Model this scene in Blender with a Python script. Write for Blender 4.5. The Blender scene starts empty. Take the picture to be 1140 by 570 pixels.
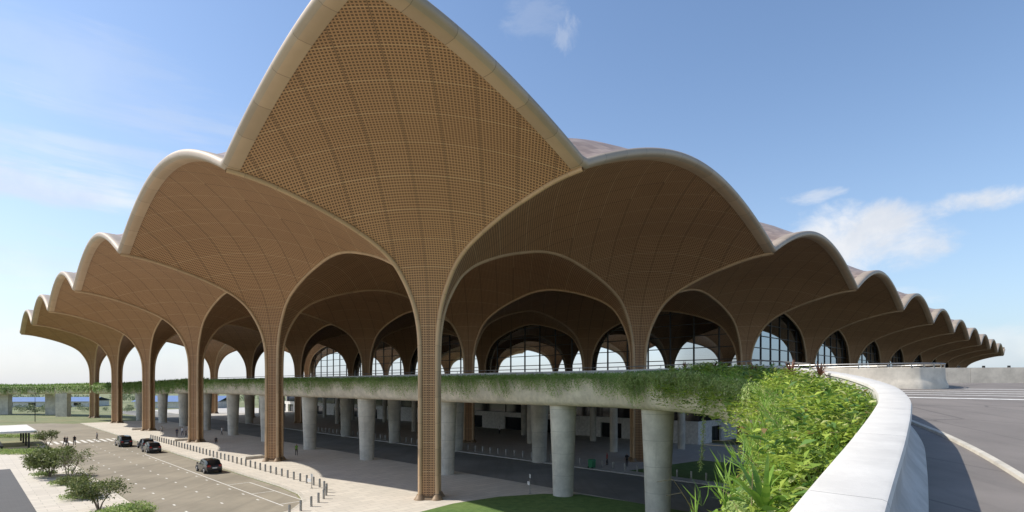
import bpy, bmesh, math, random
import numpy as np
from mathutils import Vector, Matrix
random.seed(7); rng = np.random.default_rng(11)
C = bpy.context.scene.collection
EYE = 10.77                      # camera height above the ground
R = math.radians
TH = R(44.57)
cT, sT = math.cos(TH), math.sin(TH)
X0, Y0 = -7.075, 52.216          # foot of the corner column
def W(u, v, z=0.0):              # building grid (u along left row, v along right row) -> world
    return Vector((X0 - sT*u + cT*v, Y0 + cT*u + sT*v, z))
def UV(x, y):
    dx, dy = x-X0, y-Y0
    return (-sT*dx + cT*dy, cT*dx + sT*dy)
# ------------------------------------------------------------------ materials
def newmat(name):
    m = bpy.data.materials.new(name); m.use_nodes = True
    nt = m.node_tree; b = nt.nodes['Principled BSDF']
    return m, nt, b
def N(nt, t, **k):
    n = nt.nodes.new(t)
    for a, b in k.items(): setattr(n, a, b)
    return n
def math_(nt, op, a, b=None, c=None, clamp=False):
    n = nt.nodes.new('ShaderNodeMath'); n.operation = op; n.use_clamp = clamp
    for i, v in enumerate((a, b, c)):
        if v is None: continue
        if isinstance(v, (int, float)): n.inputs[i].default_value = v
        else: nt.links.new(v, n.inputs[i])
    return n.outputs[0]
def mixc(nt, f, a, b, blend='MIX'):
    n = nt.nodes.new('ShaderNodeMix'); n.data_type = 'RGBA'; n.blend_type = blend
    if isinstance(f, (int, float)): n.inputs[0].default_value = f
    else: nt.links.new(f, n.inputs[0])
    for i, v in ((6, a), (7, b)):
        if isinstance(v, (tuple, list)): n.inputs[i].default_value = (v[0], v[1], v[2], 1)
        else: nt.links.new(v, n.inputs[i])
    return n.outputs[2]
def ramp(nt, f, p0, p1):
    n = nt.nodes.new('ShaderNodeMapRange'); n.clamp = True
    n.interpolation_type = 'SMOOTHSTEP'
    nt.links.new(f, n.inputs[0]); n.inputs[1].default_value = p0; n.inputs[2].default_value = p1
    return n.outputs[0]
def noise(nt, scale, detail=5, rough=.6, vec=None, dist=0):
    n = nt.nodes.new('ShaderNodeTexNoise'); n.inputs['Scale'].default_value = scale
    n.inputs['Detail'].default_value = detail; n.inputs['Roughness'].default_value = rough
    n.inputs['Distortion'].default_value = dist
    if vec is not None: nt.links.new(vec, n.inputs['Vector'])
    return n.outputs['Fac']
def worldpos(nt, rotz=0, scale=(1, 1, 1)):
    g = nt.nodes.new('ShaderNodeNewGeometry')
    m = nt.nodes.new('ShaderNodeMapping'); m.inputs['Rotation'].default_value = (0, 0, rotz)
    m.inputs['Scale'].default_value = scale
    nt.links.new(g.outputs['Position'], m.inputs['Vector'])
    return m.outputs[0]
def bump(nt, b, h, strength=.3, dist=.05):
    n = nt.nodes.new('ShaderNodeBump'); n.inputs['Strength'].default_value = strength
    n.inputs['Distance'].default_value = dist
    nt.links.new(h, n.inputs['Height']); nt.links.new(n.outputs[0], b.inputs['Normal'])
def simple(name, col, rough=.6, metal=0, var=.12, vs=2.0, spec=None, bmp=0):
    m, nt, b = newmat(name)
    p = worldpos(nt)
    n1 = noise(nt, vs, 6, .65, p)
    dark = tuple(c*(1-var*1.6) for c in col); lite = tuple(min(1, c*(1+var)) for c in col)
    nt.links.new(mixc(nt, ramp(nt, n1, .3, .7), dark, lite), b.inputs['Base Color'])
    b.inputs['Roughness'].default_value = rough; b.inputs['Metallic'].default_value = metal
    if spec is not None: b.inputs['Specular IOR Level'].default_value = spec
    if bmp: bump(nt, b, noise(nt, vs*12, 5, .6, p), bmp, .03)
    return m
def mat_lattice():
    m, nt, b = newmat('perforated_bronze_lattice')
    uv = N(nt, 'ShaderNodeUVMap'); s = N(nt, 'ShaderNodeSeparateXYZ'); nt.links.new(uv.outputs[0], s.inputs[0])
    U, V = s.outputs[0], s.outputs[1]
    cell = .225
    fu = math_(nt, 'FRACT', math_(nt, 'DIVIDE', U, cell)); fv = math_(nt, 'FRACT', math_(nt, 'DIVIDE', V, cell))
    du = math_(nt, 'ABSOLUTE', math_(nt, 'SUBTRACT', fu, .5)); dv = math_(nt, 'ABSOLUTE', math_(nt, 'SUBTRACT', fv, .5))
    hole = math_(nt, 'MULTIPLY', math_(nt, 'LESS_THAN', du, .31), math_(nt, 'LESS_THAN', dv, .29))
    pu = math_(nt, 'DIVIDE', U, 2.7); pv = math_(nt, 'DIVIDE', V, 2.7)
    seam_u = math_(nt, 'GREATER_THAN', math_(nt, 'ABSOLUTE', math_(nt, 'SUBTRACT', math_(nt, 'FRACT', pu), .5)), .489)
    seam_v = math_(nt, 'GREATER_THAN', math_(nt, 'ABSOLUTE', math_(nt, 'SUBTRACT', math_(nt, 'FRACT', pv), .5)), .482)
    # every panel a slightly different tone
    cb = N(nt, 'ShaderNodeCombineXYZ')
    nt.links.new(math_(nt, 'FLOOR', math_(nt, 'ADD', pu, 0)), cb.inputs[0]); nt.links.new(math_(nt, 'FLOOR', pv), cb.inputs[1])
    wn = N(nt, 'ShaderNodeTexWhiteNoise'); nt.links.new(cb.outputs[0], wn.inputs[0])
    nb = noise(nt, .09, 4, .6, worldpos(nt))
    tone = math_(nt, 'ADD', math_(nt, 'MULTIPLY', wn.outputs[0], .16), math_(nt, 'MULTIPLY', nb, .45))
    bar = mixc(nt, tone, (.42, .232, .112), (.64, .385, .195))
    col = mixc(nt, hole, bar, (.135, .072, .034))
    col = mixc(nt, math_(nt, 'MULTIPLY', seam_v, .5), col, (.66, .45, .25))
    col = mixc(nt, math_(nt, 'MULTIPLY', seam_u, .6), col, (.05, .028, .014))
    nt.links.new(col, b.inputs['Base Color'])
    b.inputs['Metallic'].default_value = .1
    b.inputs['Roughness'].default_value = .55
    h = math_(nt, 'SUBTRACT', math_(nt, 'ADD', 1.0, math_(nt, 'MULTIPLY', seam_v, .4)), math_(nt, 'MULTIPLY', hole, 1.0))
    bump(nt, b, h, .6, .08)
    return m
def mat_panelmetal(name, col, rough=.4, metal=.35, jo=3.0):
    m, nt, b = newmat(name)
    uv = N(nt, 'ShaderNodeUVMap'); s = N(nt, 'ShaderNodeSeparateXYZ'); nt.links.new(uv.outputs[0], s.inputs[0])
    f = math_(nt, 'FRACT', math_(nt, 'DIVIDE', s.outputs[0], jo))
    j = math_(nt, 'LESS_THAN', f, .012)
    wn = N(nt, 'ShaderNodeTexWhiteNoise'); wn.noise_dimensions = '1D'
    nt.links.new(math_(nt, 'FLOOR', math_(nt, 'DIVIDE', s.outputs[0], jo)), wn.inputs['W'])
    nn = noise(nt, .8, 6, .65, worldpos(nt))
    t = math_(nt, 'ADD', math_(nt, 'MULTIPLY', wn.outputs[0], .5), math_(nt, 'MULTIPLY', nn, .6))
    c = mixc(nt, t, tuple(k*.78 for k in col), tuple(min(1, k*1.12) for k in col))
    c = mixc(nt, j, c, tuple(k*.5 for k in col))
    nt.links.new(c, b.inputs['Base Color'])
    b.inputs['Roughness'].default_value = rough; b.inputs['Metallic'].default_value = metal
    return m
def mat_roofskin():
    m, nt, b = newmat('roof_tiles_pink_beige')
    p = worldpos(nt, -TH)
    s = N(nt, 'ShaderNodeSeparateXYZ'); nt.links.new(p, s.inputs[0])
    a = math_(nt, 'FRACT', math_(nt, 'DIVIDE', s.outputs[0], .9)); c2 = math_(nt, 'FRACT', math_(nt, 'DIVIDE', s.outputs[1], .9))
    ln = math_(nt, 'MAXIMUM', math_(nt, 'LESS_THAN', a, .1), math_(nt, 'LESS_THAN', c2, .1))
    cb = N(nt, 'ShaderNodeCombineXYZ')
    nt.links.new(math_(nt, 'FLOOR', math_(nt, 'DIVIDE', s.outputs[0], .9)), cb.inputs[0]); nt.links.new(math_(nt, 'FLOOR', math_(nt, 'DIVIDE', s.outputs[1], .9)), cb.inputs[1])
    wn = N(nt, 'ShaderNodeTexWhiteNoise'); nt.links.new(cb.outputs[0], wn.inputs[0])
    c = mixc(nt, wn.outputs[0], (.31, .21, .14), (.48, .35, .25))
    c = mixc(nt, math_(nt, 'MULTIPLY', ln, .5), c, (.22, .14, .11))
    nt.links.new(c, b.inputs['Base Color']); b.inputs['Roughness'].default_value = .38; b.inputs['Metallic'].default_value = .2
    return m
def mat_concrete(name, col, vs=.5, streak=.4, panel=None, formrings=False, grime=1.0):
    m, nt, b = newmat(name)
    p = worldpos(nt)
    n1 = noise(nt, vs, 8, .7, p); n2 = noise(nt, 1.0, 6, .65, worldpos(nt, 0, (2.2, 2.2, .22))); n3 = noise(nt, 14, 6, .7, p)
    c = mixc(nt, ramp(nt, n1, .3, .72), tuple(k*(1-.26*grime) for k in col), tuple(min(1, k*1.1) for k in col))
    c = mixc(nt, math_(nt, 'MULTIPLY', ramp(nt, n2, .5, .78), streak), c, tuple(k*.42 for k in col))
    c = mixc(nt, math_(nt, 'MULTIPLY', ramp(nt, n3, .62, .75), .25), c, tuple(k*.5 for k in col))
    if formrings:
        s = N(nt, 'ShaderNodeSeparateXYZ'); nt.links.new(p, s.inputs[0])
        f = math_(nt, 'FRACT', math_(nt, 'DIVIDE', s.outputs[2], 2.1))
        c = mixc(nt, math_(nt, 'MULTIPLY', math_(nt, 'LESS_THAN', f, .02), .5), c, tuple(k*.4 for k in col))
    if panel:
        uv = N(nt, 'ShaderNodeUVMap'); su = N(nt, 'ShaderNodeSeparateXYZ'); nt.links.new(uv.outputs[0], su.inputs[0])
        jf = math_(nt, 'FRACT', math_(nt, 'DIVIDE', su.outputs[0], panel))
        c = mixc(nt, math_(nt, 'MULTIPLY', math_(nt, 'LESS_THAN', jf, .014/panel), .8), c, tuple(k*.25 for k in col))
    nt.links.new(c, b.inputs['Base Color']); b.inputs['Roughness'].default_value = .85
    bump(nt, b, n3, .25, .02)
    return m
def mat_asphalt(name, col, tracks=True, rough=.85):
    m, nt, b = newmat(name)
    p = worldpos(nt); pr = worldpos(nt, -TH, (.18, 1, 1)); pr2 = worldpos(nt, TH, (1, .05, 1))
    n1 = noise(nt, .12, 8, .7, p); n2 = noise(nt, 30, 4, .7, p)
    c = mixc(nt, ramp(nt, n1, .3, .7), tuple(k*.78 for k in col), tuple(k*1.15 for k in col))
    if tracks:
        n3 = noise(nt, .8, 5, .6, worldpos(nt, -TH, (1, .045, 1)))
        c = mixc(nt, math_(nt, 'MULTIPLY', ramp(nt, n3, .45, .7), .38), c, tuple(k*.55 for k in col))
    n4 = noise(nt, .5, 7, .75, p, 1.5)
    c = mixc(nt, math_(nt, 'MULTIPLY', ramp(nt, n4, .6, .72), .3), c, tuple(k*.6 for k in col))
    c = mixc(nt, math_(nt, 'MULTIPLY', n2, .18), c, tuple(k*.5 for k in col))
    nt.links.new(c, b.inputs['Base Color']); b.inputs['Roughness'].default_value = rough
    bump(nt, b, n2, .3, .01)
    return m
def mat_ramp(name, col):
    m, nt, b = newmat(name)
    p = worldpos(nt)
    n1 = noise(nt, .25, 8, .7, p); n2 = noise(nt, 60, 4, .75, p); n3 = noise(nt, .9, 6, .7, worldpos(nt, -.65, (1, .08, 1))); n4 = noise(nt, 1.6, 7, .75, p, 2.0)
    v = N(nt, 'ShaderNodeTexVoronoi'); v.feature = 'DISTANCE_TO_EDGE'; v.inputs['Scale'].default_value = .22; nt.links.new(worldpos(nt, .4, (1, .5, 1)), v.inputs['Vector'])
    c = mixc(nt, ramp(nt, n1, .3, .7), tuple(k*.84 for k in col), tuple(k*1.12 for k in col))
    c = mixc(nt, math_(nt, 'MULTIPLY', ramp(nt, n3, .5, .72), .4), c, tuple(k*.55 for k in col))
    c = mixc(nt, math_(nt, 'MULTIPLY', ramp(nt, n4, .62, .7), .35), c, tuple(k*.5 for k in col))
    c = mixc(nt, math_(nt, 'MULTIPLY', math_(nt, 'LESS_THAN', v.outputs['Distance'], .006), .5), c, tuple(k*.35 for k in col))
    c = mixc(nt, math_(nt, 'MULTIPLY', ramp(nt, n2, .5, .75), .35), c, tuple(min(1, k*1.8) for k in col))
    nt.links.new(c, b.inputs['Base Color']); b.inputs['Roughness'].default_value = .8
    bump(nt, b, n2, .5, .012); return m
def mat_paving(name, col, size=.9, joint=.03):
    m, nt, b = newmat(name)
    p = worldpos(nt, -TH)
    br = N(nt, 'ShaderNodeTexBrick'); nt.links.new(p, br.inputs['Vector'])
    br.inputs['Scale'].default_value = 1.0; br.inputs['Brick Width'].default_value = size*2; br.inputs['Row Height'].default_value = size
    br.inputs['Mortar Size'].default_value = joint; br.inputs['Color1'].default_value = (*[k*.93 for k in col], 1)
    br.inputs['Color2'].default_value = (*[min(1, k*1.06) for k in col], 1); br.inputs['Mortar'].default_value = (*[k*.72 for k in col], 1)
    n1 = noise(nt, .16, 8, .7, p)
    c = mixc(nt, math_(nt, 'MULTIPLY', ramp(nt, n1, .45, .75), .3), br.outputs['Color'], tuple(k*.62 for k in col))
    nt.links.new(c, b.inputs['Base Color']); b.inputs['Roughness'].default_value = .75
    return m
def mat_leaf(name, c1, c2, c3=None, trans=.35):
    m, nt, b = newmat(name)
    g = N(nt, 'ShaderNodeNewGeometry')
    c = mixc(nt, g.outputs['Random Per Island'], c1, c2)
    if c3: c = mixc(nt, math_(nt, 'GREATER_THAN', g.outputs['Random Per Island'], .93), c, c3)
    n = noise(nt, .7, 5, .65, worldpos(nt))
    c = mixc(nt, ramp(nt, n, .42, .68), c, mixc(nt, .45, c, (c1[0]*.5, c1[1]*.55, c1[2]*.6)))
    n5 = noise(nt, 1.1, 4, .6, worldpos(nt, .7, (1, 1, 1.3)))
    c = mixc(nt, math_(nt, 'MULTIPLY', ramp(nt, n5, .55, .72), .55), c, (min(1, c2[0]*1.15), c2[1]*.95, c2[2]*1.6))
    nt.links.new(c, b.inputs['Base Color']); b.inputs['Roughness'].default_value = .5
    b.inputs['Specular IOR Level'].default_value = .35
    t = N(nt, 'ShaderNodeBsdfTranslucent'); nt.links.new(c, t.inputs[0])
    mx = N(nt, 'ShaderNodeMixShader'); mx.inputs[0].default_value = trans
    nt.links.new(b.outputs[0], mx.inputs[1]); nt.links.new(t.outputs[0], mx.inputs[2])
    nt.links.new(mx.outputs[0], nt.nodes['Material Output'].inputs[0])
    return m
def mat_glass():
    m, nt, b = newmat('reflective_tinted_glass')
    nt.nodes.remove(b)
    tr = N(nt, 'ShaderNodeBsdfTransparent'); tr.inputs[0].default_value = (.16, .18, .19, 1)
    gl = N(nt, 'ShaderNodeBsdfGlossy'); gl.inputs['Roughness'].default_value = .015; gl.inputs[0].default_value = (.68, .75, .83, 1)
    lw = N(nt, 'ShaderNodeFresnel'); lw.inputs[0].default_value = 2.1
    f = math_(nt, 'ADD', math_(nt, 'MULTIPLY', lw.outputs[0], .55), .42, clamp=True)
    mx = N(nt, 'ShaderNodeMixShader'); nt.links.new(f, mx.inputs[0])
    nt.links.new(tr.outputs[0], mx.inputs[1]); nt.links.new(gl.outputs[0], mx.inputs[2])
    nt.links.new(mx.outputs[0], nt.nodes['Material Output'].inputs[0])
    return m
def mat_grass(name, c1, c2, sc=1.5):
    m, nt, b = newmat(name)
    p = worldpos(nt)
    n1 = noise(nt, sc, 8, .7, p); n2 = noise(nt, .07, 5, .6, p); n3 = noise(nt, 45, 3, .7, p)
    c = mixc(nt, ramp(nt, n1, .3, .7), c1, c2)
    c = mixc(nt, math_(nt, 'MULTIPLY', ramp(nt, n2, .45, .65), .5), c, (c2[0]*1.3, c2[1]*1.0, c2[2]*1.1))
    c = mixc(nt, math_(nt, 'MULTIPLY', n3, .5), c, tuple(k*.4 for k in c1))
    nt.links.new(c, b.inputs['Base Color']); b.inputs['Roughness'].default_value = .9
    bump(nt, b, n3, .5, .05)
    return m
def plain(name, col, rough=.5, metal=0, coat=0):
    m, nt, b = newmat(name)
    n = noise(nt, 3, 4, .6, worldpos(nt))
    nt.links.new(mixc(nt, n, tuple(k*.85 for k in col), tuple(min(1, k*1.1) for k in col)), b.inputs['Base Color'])
    b.inputs['Roughness'].default_value = rough; b.inputs['Metallic'].default_value = metal
    b.inputs['Coat Weight'].default_value = coat
    return m
M = dict(
 lattice=mat_lattice(), rib=mat_panelmetal('champagne_rib_metal', (.52, .355, .205), .5, .12, 2.4),
 band=mat_panelmetal('champagne_rim_panels', (.50, .355, .23), .55, .1, 3.0),
 nose=mat_panelmetal('grey_bronze_gutter_metal', (.42, .335, .245), .5, .15, 3.0), roof=mat_roofskin(),
 conc=mat_concrete('cast_concrete', (.62, .58, .49), .5, .35, formrings=True),
 beam=mat_concrete('weathered_concrete', (.66, .59, .46), .9, .35),
 cap=mat_concrete('smooth_white_concrete', (.60, .575, .525), 1.2, .07, panel=4.3, grime=.3),
 face=mat_concrete('painted_concrete_face', (.50, .49, .47), .8, .35),
 farwall=mat_concrete('pale_concrete_wall', (.68, .61, .50), .7, .55),
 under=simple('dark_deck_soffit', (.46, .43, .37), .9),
 asphalt=mat_asphalt('dusty_asphalt', (.30, .262, .195)), asphalt2=mat_asphalt('grey_asphalt', (.25, .24, .215)),
 ramp=mat_ramp('ramp_asphalt', (.20, .175, .153)),
 paving=mat_paving('pale_stone_paving', (.61, .555, .465)), paving2=mat_paving('grey_stone_paving', (.52, .49, .44)), darkpav=mat_paving('dark_paving', (.10, .098, .095), .3, .01),
 kerb=simple('kerb_stone', (.52, .48, .40), .8), paint=simple('worn_road_paint', (.74, .72, .66), .7, var=.15, vs=4),
 steel=simple('brushed_steel', (.32, .31, .29), .4, .7, .1), white=simple('white_painted_wall', (.74, .72, .67), .6),
 dark=simple('dark_frame', (.025, .024, .023), .45), glass=mat_glass(), darkglass=plain('dark_shopfront_glass', (.02, .022, .025), .08, 0),
 grass=mat_grass('lawn_grass', (.08, .16, .03), (.16, .26, .06)), field=mat_grass('field_grass', (.17, .205, .085), (.27, .285, .14), .3),
 leaf=mat_leaf('bright_leaves', (.19, .31, .04), (.50, .60, .10), (.60, .62, .25)), vine=mat_leaf('hanging_leaves', (.17, .30, .06), (.38, .52, .16), (.50, .52, .25), .38),
 vine2=mat_leaf('pale_vine_leaves', (.24, .36, .09), (.50, .60, .22), (.60, .62, .32), .4),
 broad=mat_leaf('broad_leaves', (.06, .15, .03), (.17, .30, .06), (.35, .22, .08), .3), red=mat_leaf('red_strap_leaves', (.13, .045, .03), (.28, .13, .07), (.22, .2, .06), .2),
 strap=mat_leaf('strap_leaves', (.12, .25, .03), (.26, .40, .06), None, .3), tree=mat_leaf('tree_leaves', (.09, .13, .035), (.25, .29, .10), (.36, .36, .15), .35),
 far=mat_leaf('hazed_distant_leaves', (.15, .20, .10), (.27, .32, .17), None, .2), bark=simple('grey_bark', (.20, .16, .12), .9, vs=8), stem=simple('green_stem', (.17, .13, .06), .8),  # far leaves carry the haze of distance in their lighter colour
 soil=simple('planter_soil', (.09, .065, .04), .95), blue=simple('blue_roof_sheet', (.12, .2, .38), .6), rubber=plain('rubber', (.015, .015, .015), .8),
 carblack=plain('black_car_paint', (.018, .019, .022), .25, .3, .8), cargrey=plain('dark_grey_car_paint', (.045, .05, .055), .28, .4, .8), rim=plain('alloy_rim', (.4, .4, .42), .3, .9),
 lampr=plain('red_lamp', (.35, .015, .012), .2), lampw=plain('clear_lamp', (.75, .75, .75), .15), carglass=plain('car_glass', (.015, .018, .02), .05), plate=plain('number_plate', (.75, .75, .72), .5),
 skin=plain('skin', (.36, .20, .13), .6), hair=plain('hair', (.012, .010, .009), .6), green=plain('green_plastic', (.03, .22, .09), .5),
)
# ------------------------------------------------------------------ helpers
def tag(o, label=None, cat=None, group=None, kind=None):
    if label: o['label'] = label
    if cat: o['category'] = cat
    if group: o['group'] = group
    if kind: o['kind'] = kind
    return o
def empty(name, loc=(0, 0, 0), rz=0, label=None, cat=None, group=None):
    o = bpy.data.objects.new(name, None); C.objects.link(o); o.location = loc; o.rotation_euler = (0, 0, rz)
    o.empty_display_size = .2
    return tag(o, label, cat, group)
def link(name, me, mats, parent=None, smooth=False):
    if not isinstance(mats, (list, tuple)): mats = [mats]
    for m in mats: me.materials.append(m)
    o = bpy.data.objects.new(name, me); C.objects.link(o)
    if parent: o.parent = parent
    if smooth: me.polygons.foreach_set('use_smooth', [True]*len(me.polygons))
    return o
def pydata(name, v, f, mats, parent=None, smooth=False, uv=None, mi=None):
    me = bpy.data.meshes.new(name); me.from_pydata([tuple(p) for p in v], [], f); 
    if uv is not None:
        l = me.uv_layers.new(name='UVMap')
        for lp in me.loops: l.data[lp.index].uv = uv[lp.vertex_index]
    o = link(name, me, mats, parent, smooth)
    if mi is not None: me.polygons.foreach_set('material_index', mi)
    me.update()
    return o
def dup(root, parent=None):
    c = root.copy(); C.objects.link(c); c.parent = parent
    for ch in list(root.children): dup(ch, c)
    return c
class MB:
    def __init__(s): s.v = []; s.f = []; s.m = []
    def quad(s, a, b, c, d, mi=0):
        n = len(s.v); s.v += [Vector(a), Vector(b), Vector(c), Vector(d)]; s.f.append((n, n+1, n+2, n+3)); s.m.append(mi)
    def box(s, x0, x1, y0, y1, z0, z1, mi=0, T=None, top=None):
        # top = (dx, dy) inset of the top face
        tx, ty = top or (0, 0); n = len(s.v)
        p = [(x0, y0, z0), (x1, y0, z0), (x1, y1, z0), (x0, y1, z0), (x0+tx, y0+ty, z1), (x1-tx, y0+ty, z1), (x1-tx, y1-ty, z1), (x0+tx, y1-ty, z1)]
        p = [Vector(q) for q in p]
        if T: p = [T(q) for q in p]
        s.v += p
        for q in ((3, 2, 1, 0), (4, 5, 6, 7), (0, 1, 5, 4), (1, 2, 6, 5), (2, 3, 7, 6), (3, 0, 4, 7)):
            s.f.append(tuple(n+k for k in q)); s.m.append(mi)
    def tube(s, pts, rad, seg=8, mi=0, cap=True):
        pts = [Vector(p) for p in pts]; n0 = len(s.v)
        if isinstance(rad, (int, float)): rad = [rad]*len(pts)
        up = Vector((0, 0, 1)); 
        for i, p in enumerate(pts):
            t = (pts[min(i+1, len(pts)-1)]-pts[max(i-1, 0)]).normalized()
            a = t.cross(up)
            if a.length < .05: a = t.cross(Vector((1, 0, 0)))
            a.normalize(); b = t.cross(a).normalized()
            for k in range(seg):
                an = 2*math.pi*k/seg; s.v.append(p+(a*math.cos(an)+b*math.sin(an))*rad[i])
        for i in range(len(pts)-1):
            for k in range(seg):
                q = n0+i*seg; s.f.append((q+k, q+(k+1) % seg, q+seg+(k+1) % seg, q+seg+k)); s.m.append(mi)
        if cap:
            s.f.append(tuple(n0+k for k in range(seg))[::-1]); s.m.append(mi)
            s.f.append(tuple(n0+(len(pts)-1)*seg+k for k in range(seg))); s.m.append(mi)
    def lathe(s, prof, seg=24, c=(0, 0), mi=0):
        n0 = len(s.v)
        for r, z in prof:
            for k in range(seg):
                a = 2*math.pi*k/seg; s.v.append(Vector((c[0]+r*math.cos(a), c[1]+r*math.sin(a), z)))
        for i in range(len(prof)-1):
            for k in range(seg):
                q = n0+i*seg; s.f.append((q+k, q+(k+1) % seg, q+seg+(k+1) % seg, q+seg+k)); s.m.append(mi)
        s.f.append(tuple(n0+(len(prof)-1)*seg+k for k in range(seg))); s.m.append(mi)
    def build(s, name, mats, parent=None, smooth=False):
        o = pydata(name, s.v, s.f, mats, parent, False, None, s.m)
        if smooth:
            o.data.polygons.foreach_set('use_smooth', [True]*len(o.data.polygons))
            try: o.data.set_sharp_from_angle(angle=R(40))
            except Exception: pass
        return o
def catmull(P, n=8):
    P = [np.array(p, float) for p in P]; out = []
    Q = [2*P[0]-P[1]] + P + [2*P[-1]-P[-2]]
    for i in range(1, len(Q)-2):
        for k in range(n):
            t = k/n; a, b, c, d = Q[i-1], Q[i], Q[i+1], Q[i+2]
            out.append(.5*((2*b)+(-a+c)*t+(2*a-5*b+4*c-d)*t*t+(-a+3*b-3*c+d)*t**3))
    out.append(P[-1]); return out
# ------------------------------------------------------------------ roof form
PT = [(1.10, 2.0), (1.14, 3.6), (1.25, 5.0), (1.55, 6.5), (2.05, 7.9), (2.8, 9.3), (3.7, 10.55), (4.7, 11.45), (5.8, 12.15), (7.4, 12.9), (9.4, 13.65), (11.6, 14.3), (14.5, 14.98), (16.4, 15.25), (18.0, 15.34)]
PS = catmull(PT, 4)
PR = np.array([p[0] for p in PS]); PZ = np.array([p[1] for p in PS])+EYE
ZC = float(PZ[-1]); AMP = 4.85
def prof(r): return float(np.interp(r, PR, PZ))
def g(x): return math.sin(math.pi/2*min(1, max(0, abs(x)/18)))**.94 if x else 0.0
def soffit(a, b): return prof(min(abs(a)+abs(b), 18)) + AMP*g(a)*g(b)
def canopy_mesh(xmax, ymax):
    """local x = v, local y = u, centred on the column"""
    lev = [(1.10, 0.0), (1.10, 3.0), (1.10, 6.0), (1.10, 9.0)] + [(r, z) for r, z in zip(PR, PZ)]
    outer = list(np.linspace(18, 36, 15))[1:]
    nw = 20; v = []; f = []; uv = []
    for sx, sy in ((1, 1), (-1, 1), (-1, -1), (1, -1)):
        V = 0; prev = None; rows = []
        allv = [(r, z, 0) for r, z in lev] + [(r, None, 1) for r in outer]
        for r, z, o in allv:
            row = []
            for k in range(nw+1):
                w = -1+2*k/nw
                if not o: a, b = r*(1+w)/2, r*(1-w)/2; zz = z + AMP*g(a)*g(b)
                else:
                    h = 18-r/2; a, b = r/2+w*h, r/2-w*h; zz = ZC + AMP*g(a)*g(b)
                row.append((a*sx, b*sy, zz))
            mid = np.array(row[nw//2])
            if prev is not None: V += float(np.linalg.norm(mid-prev)) if r <= 8 else float(np.linalg.norm((mid-prev)[:2]))
            prev = mid; rows.append((row, V))
        # seams run on straight across the middle of a bay into the next canopy
        V8 = [V for (row, V), q in zip(rows, allv) if q[0] >= 17.99][0]
        off = -25.456+18/math.sqrt(2)-V8; off -= 2.7*round(off/2.7)
        rows = [(row, V+off) for row, V in rows]
        n0 = len(v)
        for row, V in rows:
            for p in row: v.append(p); uv.append(((abs(p[0])-abs(p[1]))/math.sqrt(2), V))
        m = nw+1
        for i in range(len(rows)-1):
            for k in range(nw):
                q = (n0+i*m+k, n0+i*m+k+1, n0+(i+1)*m+k+1, n0+(i+1)*m+k)
                if i == len(rows)-2: q = (n0+i*m+k, n0+i*m+k+1, n0+(i+1)*m+k)
                if (sx*sy) > 0: q = q[::-1]
                f.append(q)
    me = bpy.data.meshes.new('column_canopy'); me.from_pydata(v, [], f)
    l = me.uv_layers.new(name='UVMap')
    for lp in me.loops: l.data[lp.index].uv = uv[lp.vertex_index]
    if xmax < 18 or ymax < 18:
        bm = bmesh.new(); bm.from_mesh(me)
        if xmax < 18: bmesh.ops.bisect_plane(bm, geom=bm.verts[:]+bm.edges[:]+bm.faces[:], plane_co=(xmax, 0, 0), plane_no=(1, 0, 0), clear_outer=True)
        if ymax < 18: bmesh.ops.bisect_plane(bm, geom=bm.verts[:]+bm.edges[:]+bm.faces[:], plane_co=(0, ymax, 0), plane_no=(0, 1, 0), clear_outer=True)
        bm.to_mesh(me); bm.free()
    me.polygons.foreach_set('use_smooth', [True]*len(me.polygons))
    me.materials.append(M['lattice'])
    return me
def rib_mesh(rmax=18):
    """along +x"""
    pts = [(1.10, 0, 0.0), (1.10, 0, 6.), (1.10, 0, 11.)] + [(r, 0, z) for r, z in zip(PR, PZ) if r < rmax] + ([(18., 0, ZC)] if rmax >= 18 else [])
    v = []; f = []; uv = []; seg = 8; L = 0
    for i, p in enumerate(pts):
        a = Vector(pts[max(i-1, 0)]); b = Vector(pts[min(i+1, len(pts)-1)]); t = (b-a).normalized()
        n = Vector((0, 1, 0)); bb = t.cross(n).normalized()
        if i: L += (Vector(p)-Vector(pts[i-1])).length
        for k in range(seg):
            an = 2*math.pi*k/seg; v.append(Vector(p)+n*.21*math.cos(an)+bb*.21*math.sin(an)); uv.append((L, k*.2))
    for i in range(len(pts)-1):
        for k in range(seg):
            q = i*seg; f.append((q+k, q+(k+1) % seg, q+seg+(k+1) % seg, q+seg+k))
    me = bpy.data.meshes.new('rib'); me.from_pydata(v, [], f)
    l = me.uv_layers.new(name='UVMap')
    for lp in me.loops: l.data[lp.index].uv = uv[lp.vertex_index]
    me.polygons.foreach_set('use_smooth', [True]*len(me.polygons)); me.materials.append(M['rib'])
    return me
NI, NJ = 6, 11
UEND, VEND = 1.6, 8.0            # short end overhangs beyond the last columns
terminal = empty('terminal_building', (X0, Y0, 0), TH, 'vast terminal with a scalloped bronze lattice roof on tree-like vaulted columns', 'airport terminal')
meshes = {}
ribm = rib_mesh(); ribshort = {}
basem = None
def foot():
    b = MB()
    b.lathe([(1.62, 0), (1.62, .12), (1.46, .3), (1.3, .42), (.9, .46)], 4, mi=0)
    for k in range(4):
        a = k*math.pi/2; b.lathe([(.62, 0), (.6, .14), (.44, .34), (.30, .62), (.1, .64)], 16, (1.1*math.cos(a), 1.1*math.sin(a)))
    me = b.build('column_base', M['rib'], None, True)
    return me
base_o = foot(); base_me = base_o.data; bpy.data.objects.remove(base_o)
def addobj(name, me, parent, loc=(0, 0, 0), rz=0):
    o = bpy.data.objects.new(name, me); C.objects.link(o); o.parent = parent; o.location = loc; o.rotation_euler = (0, 0, rz); return o
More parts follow.
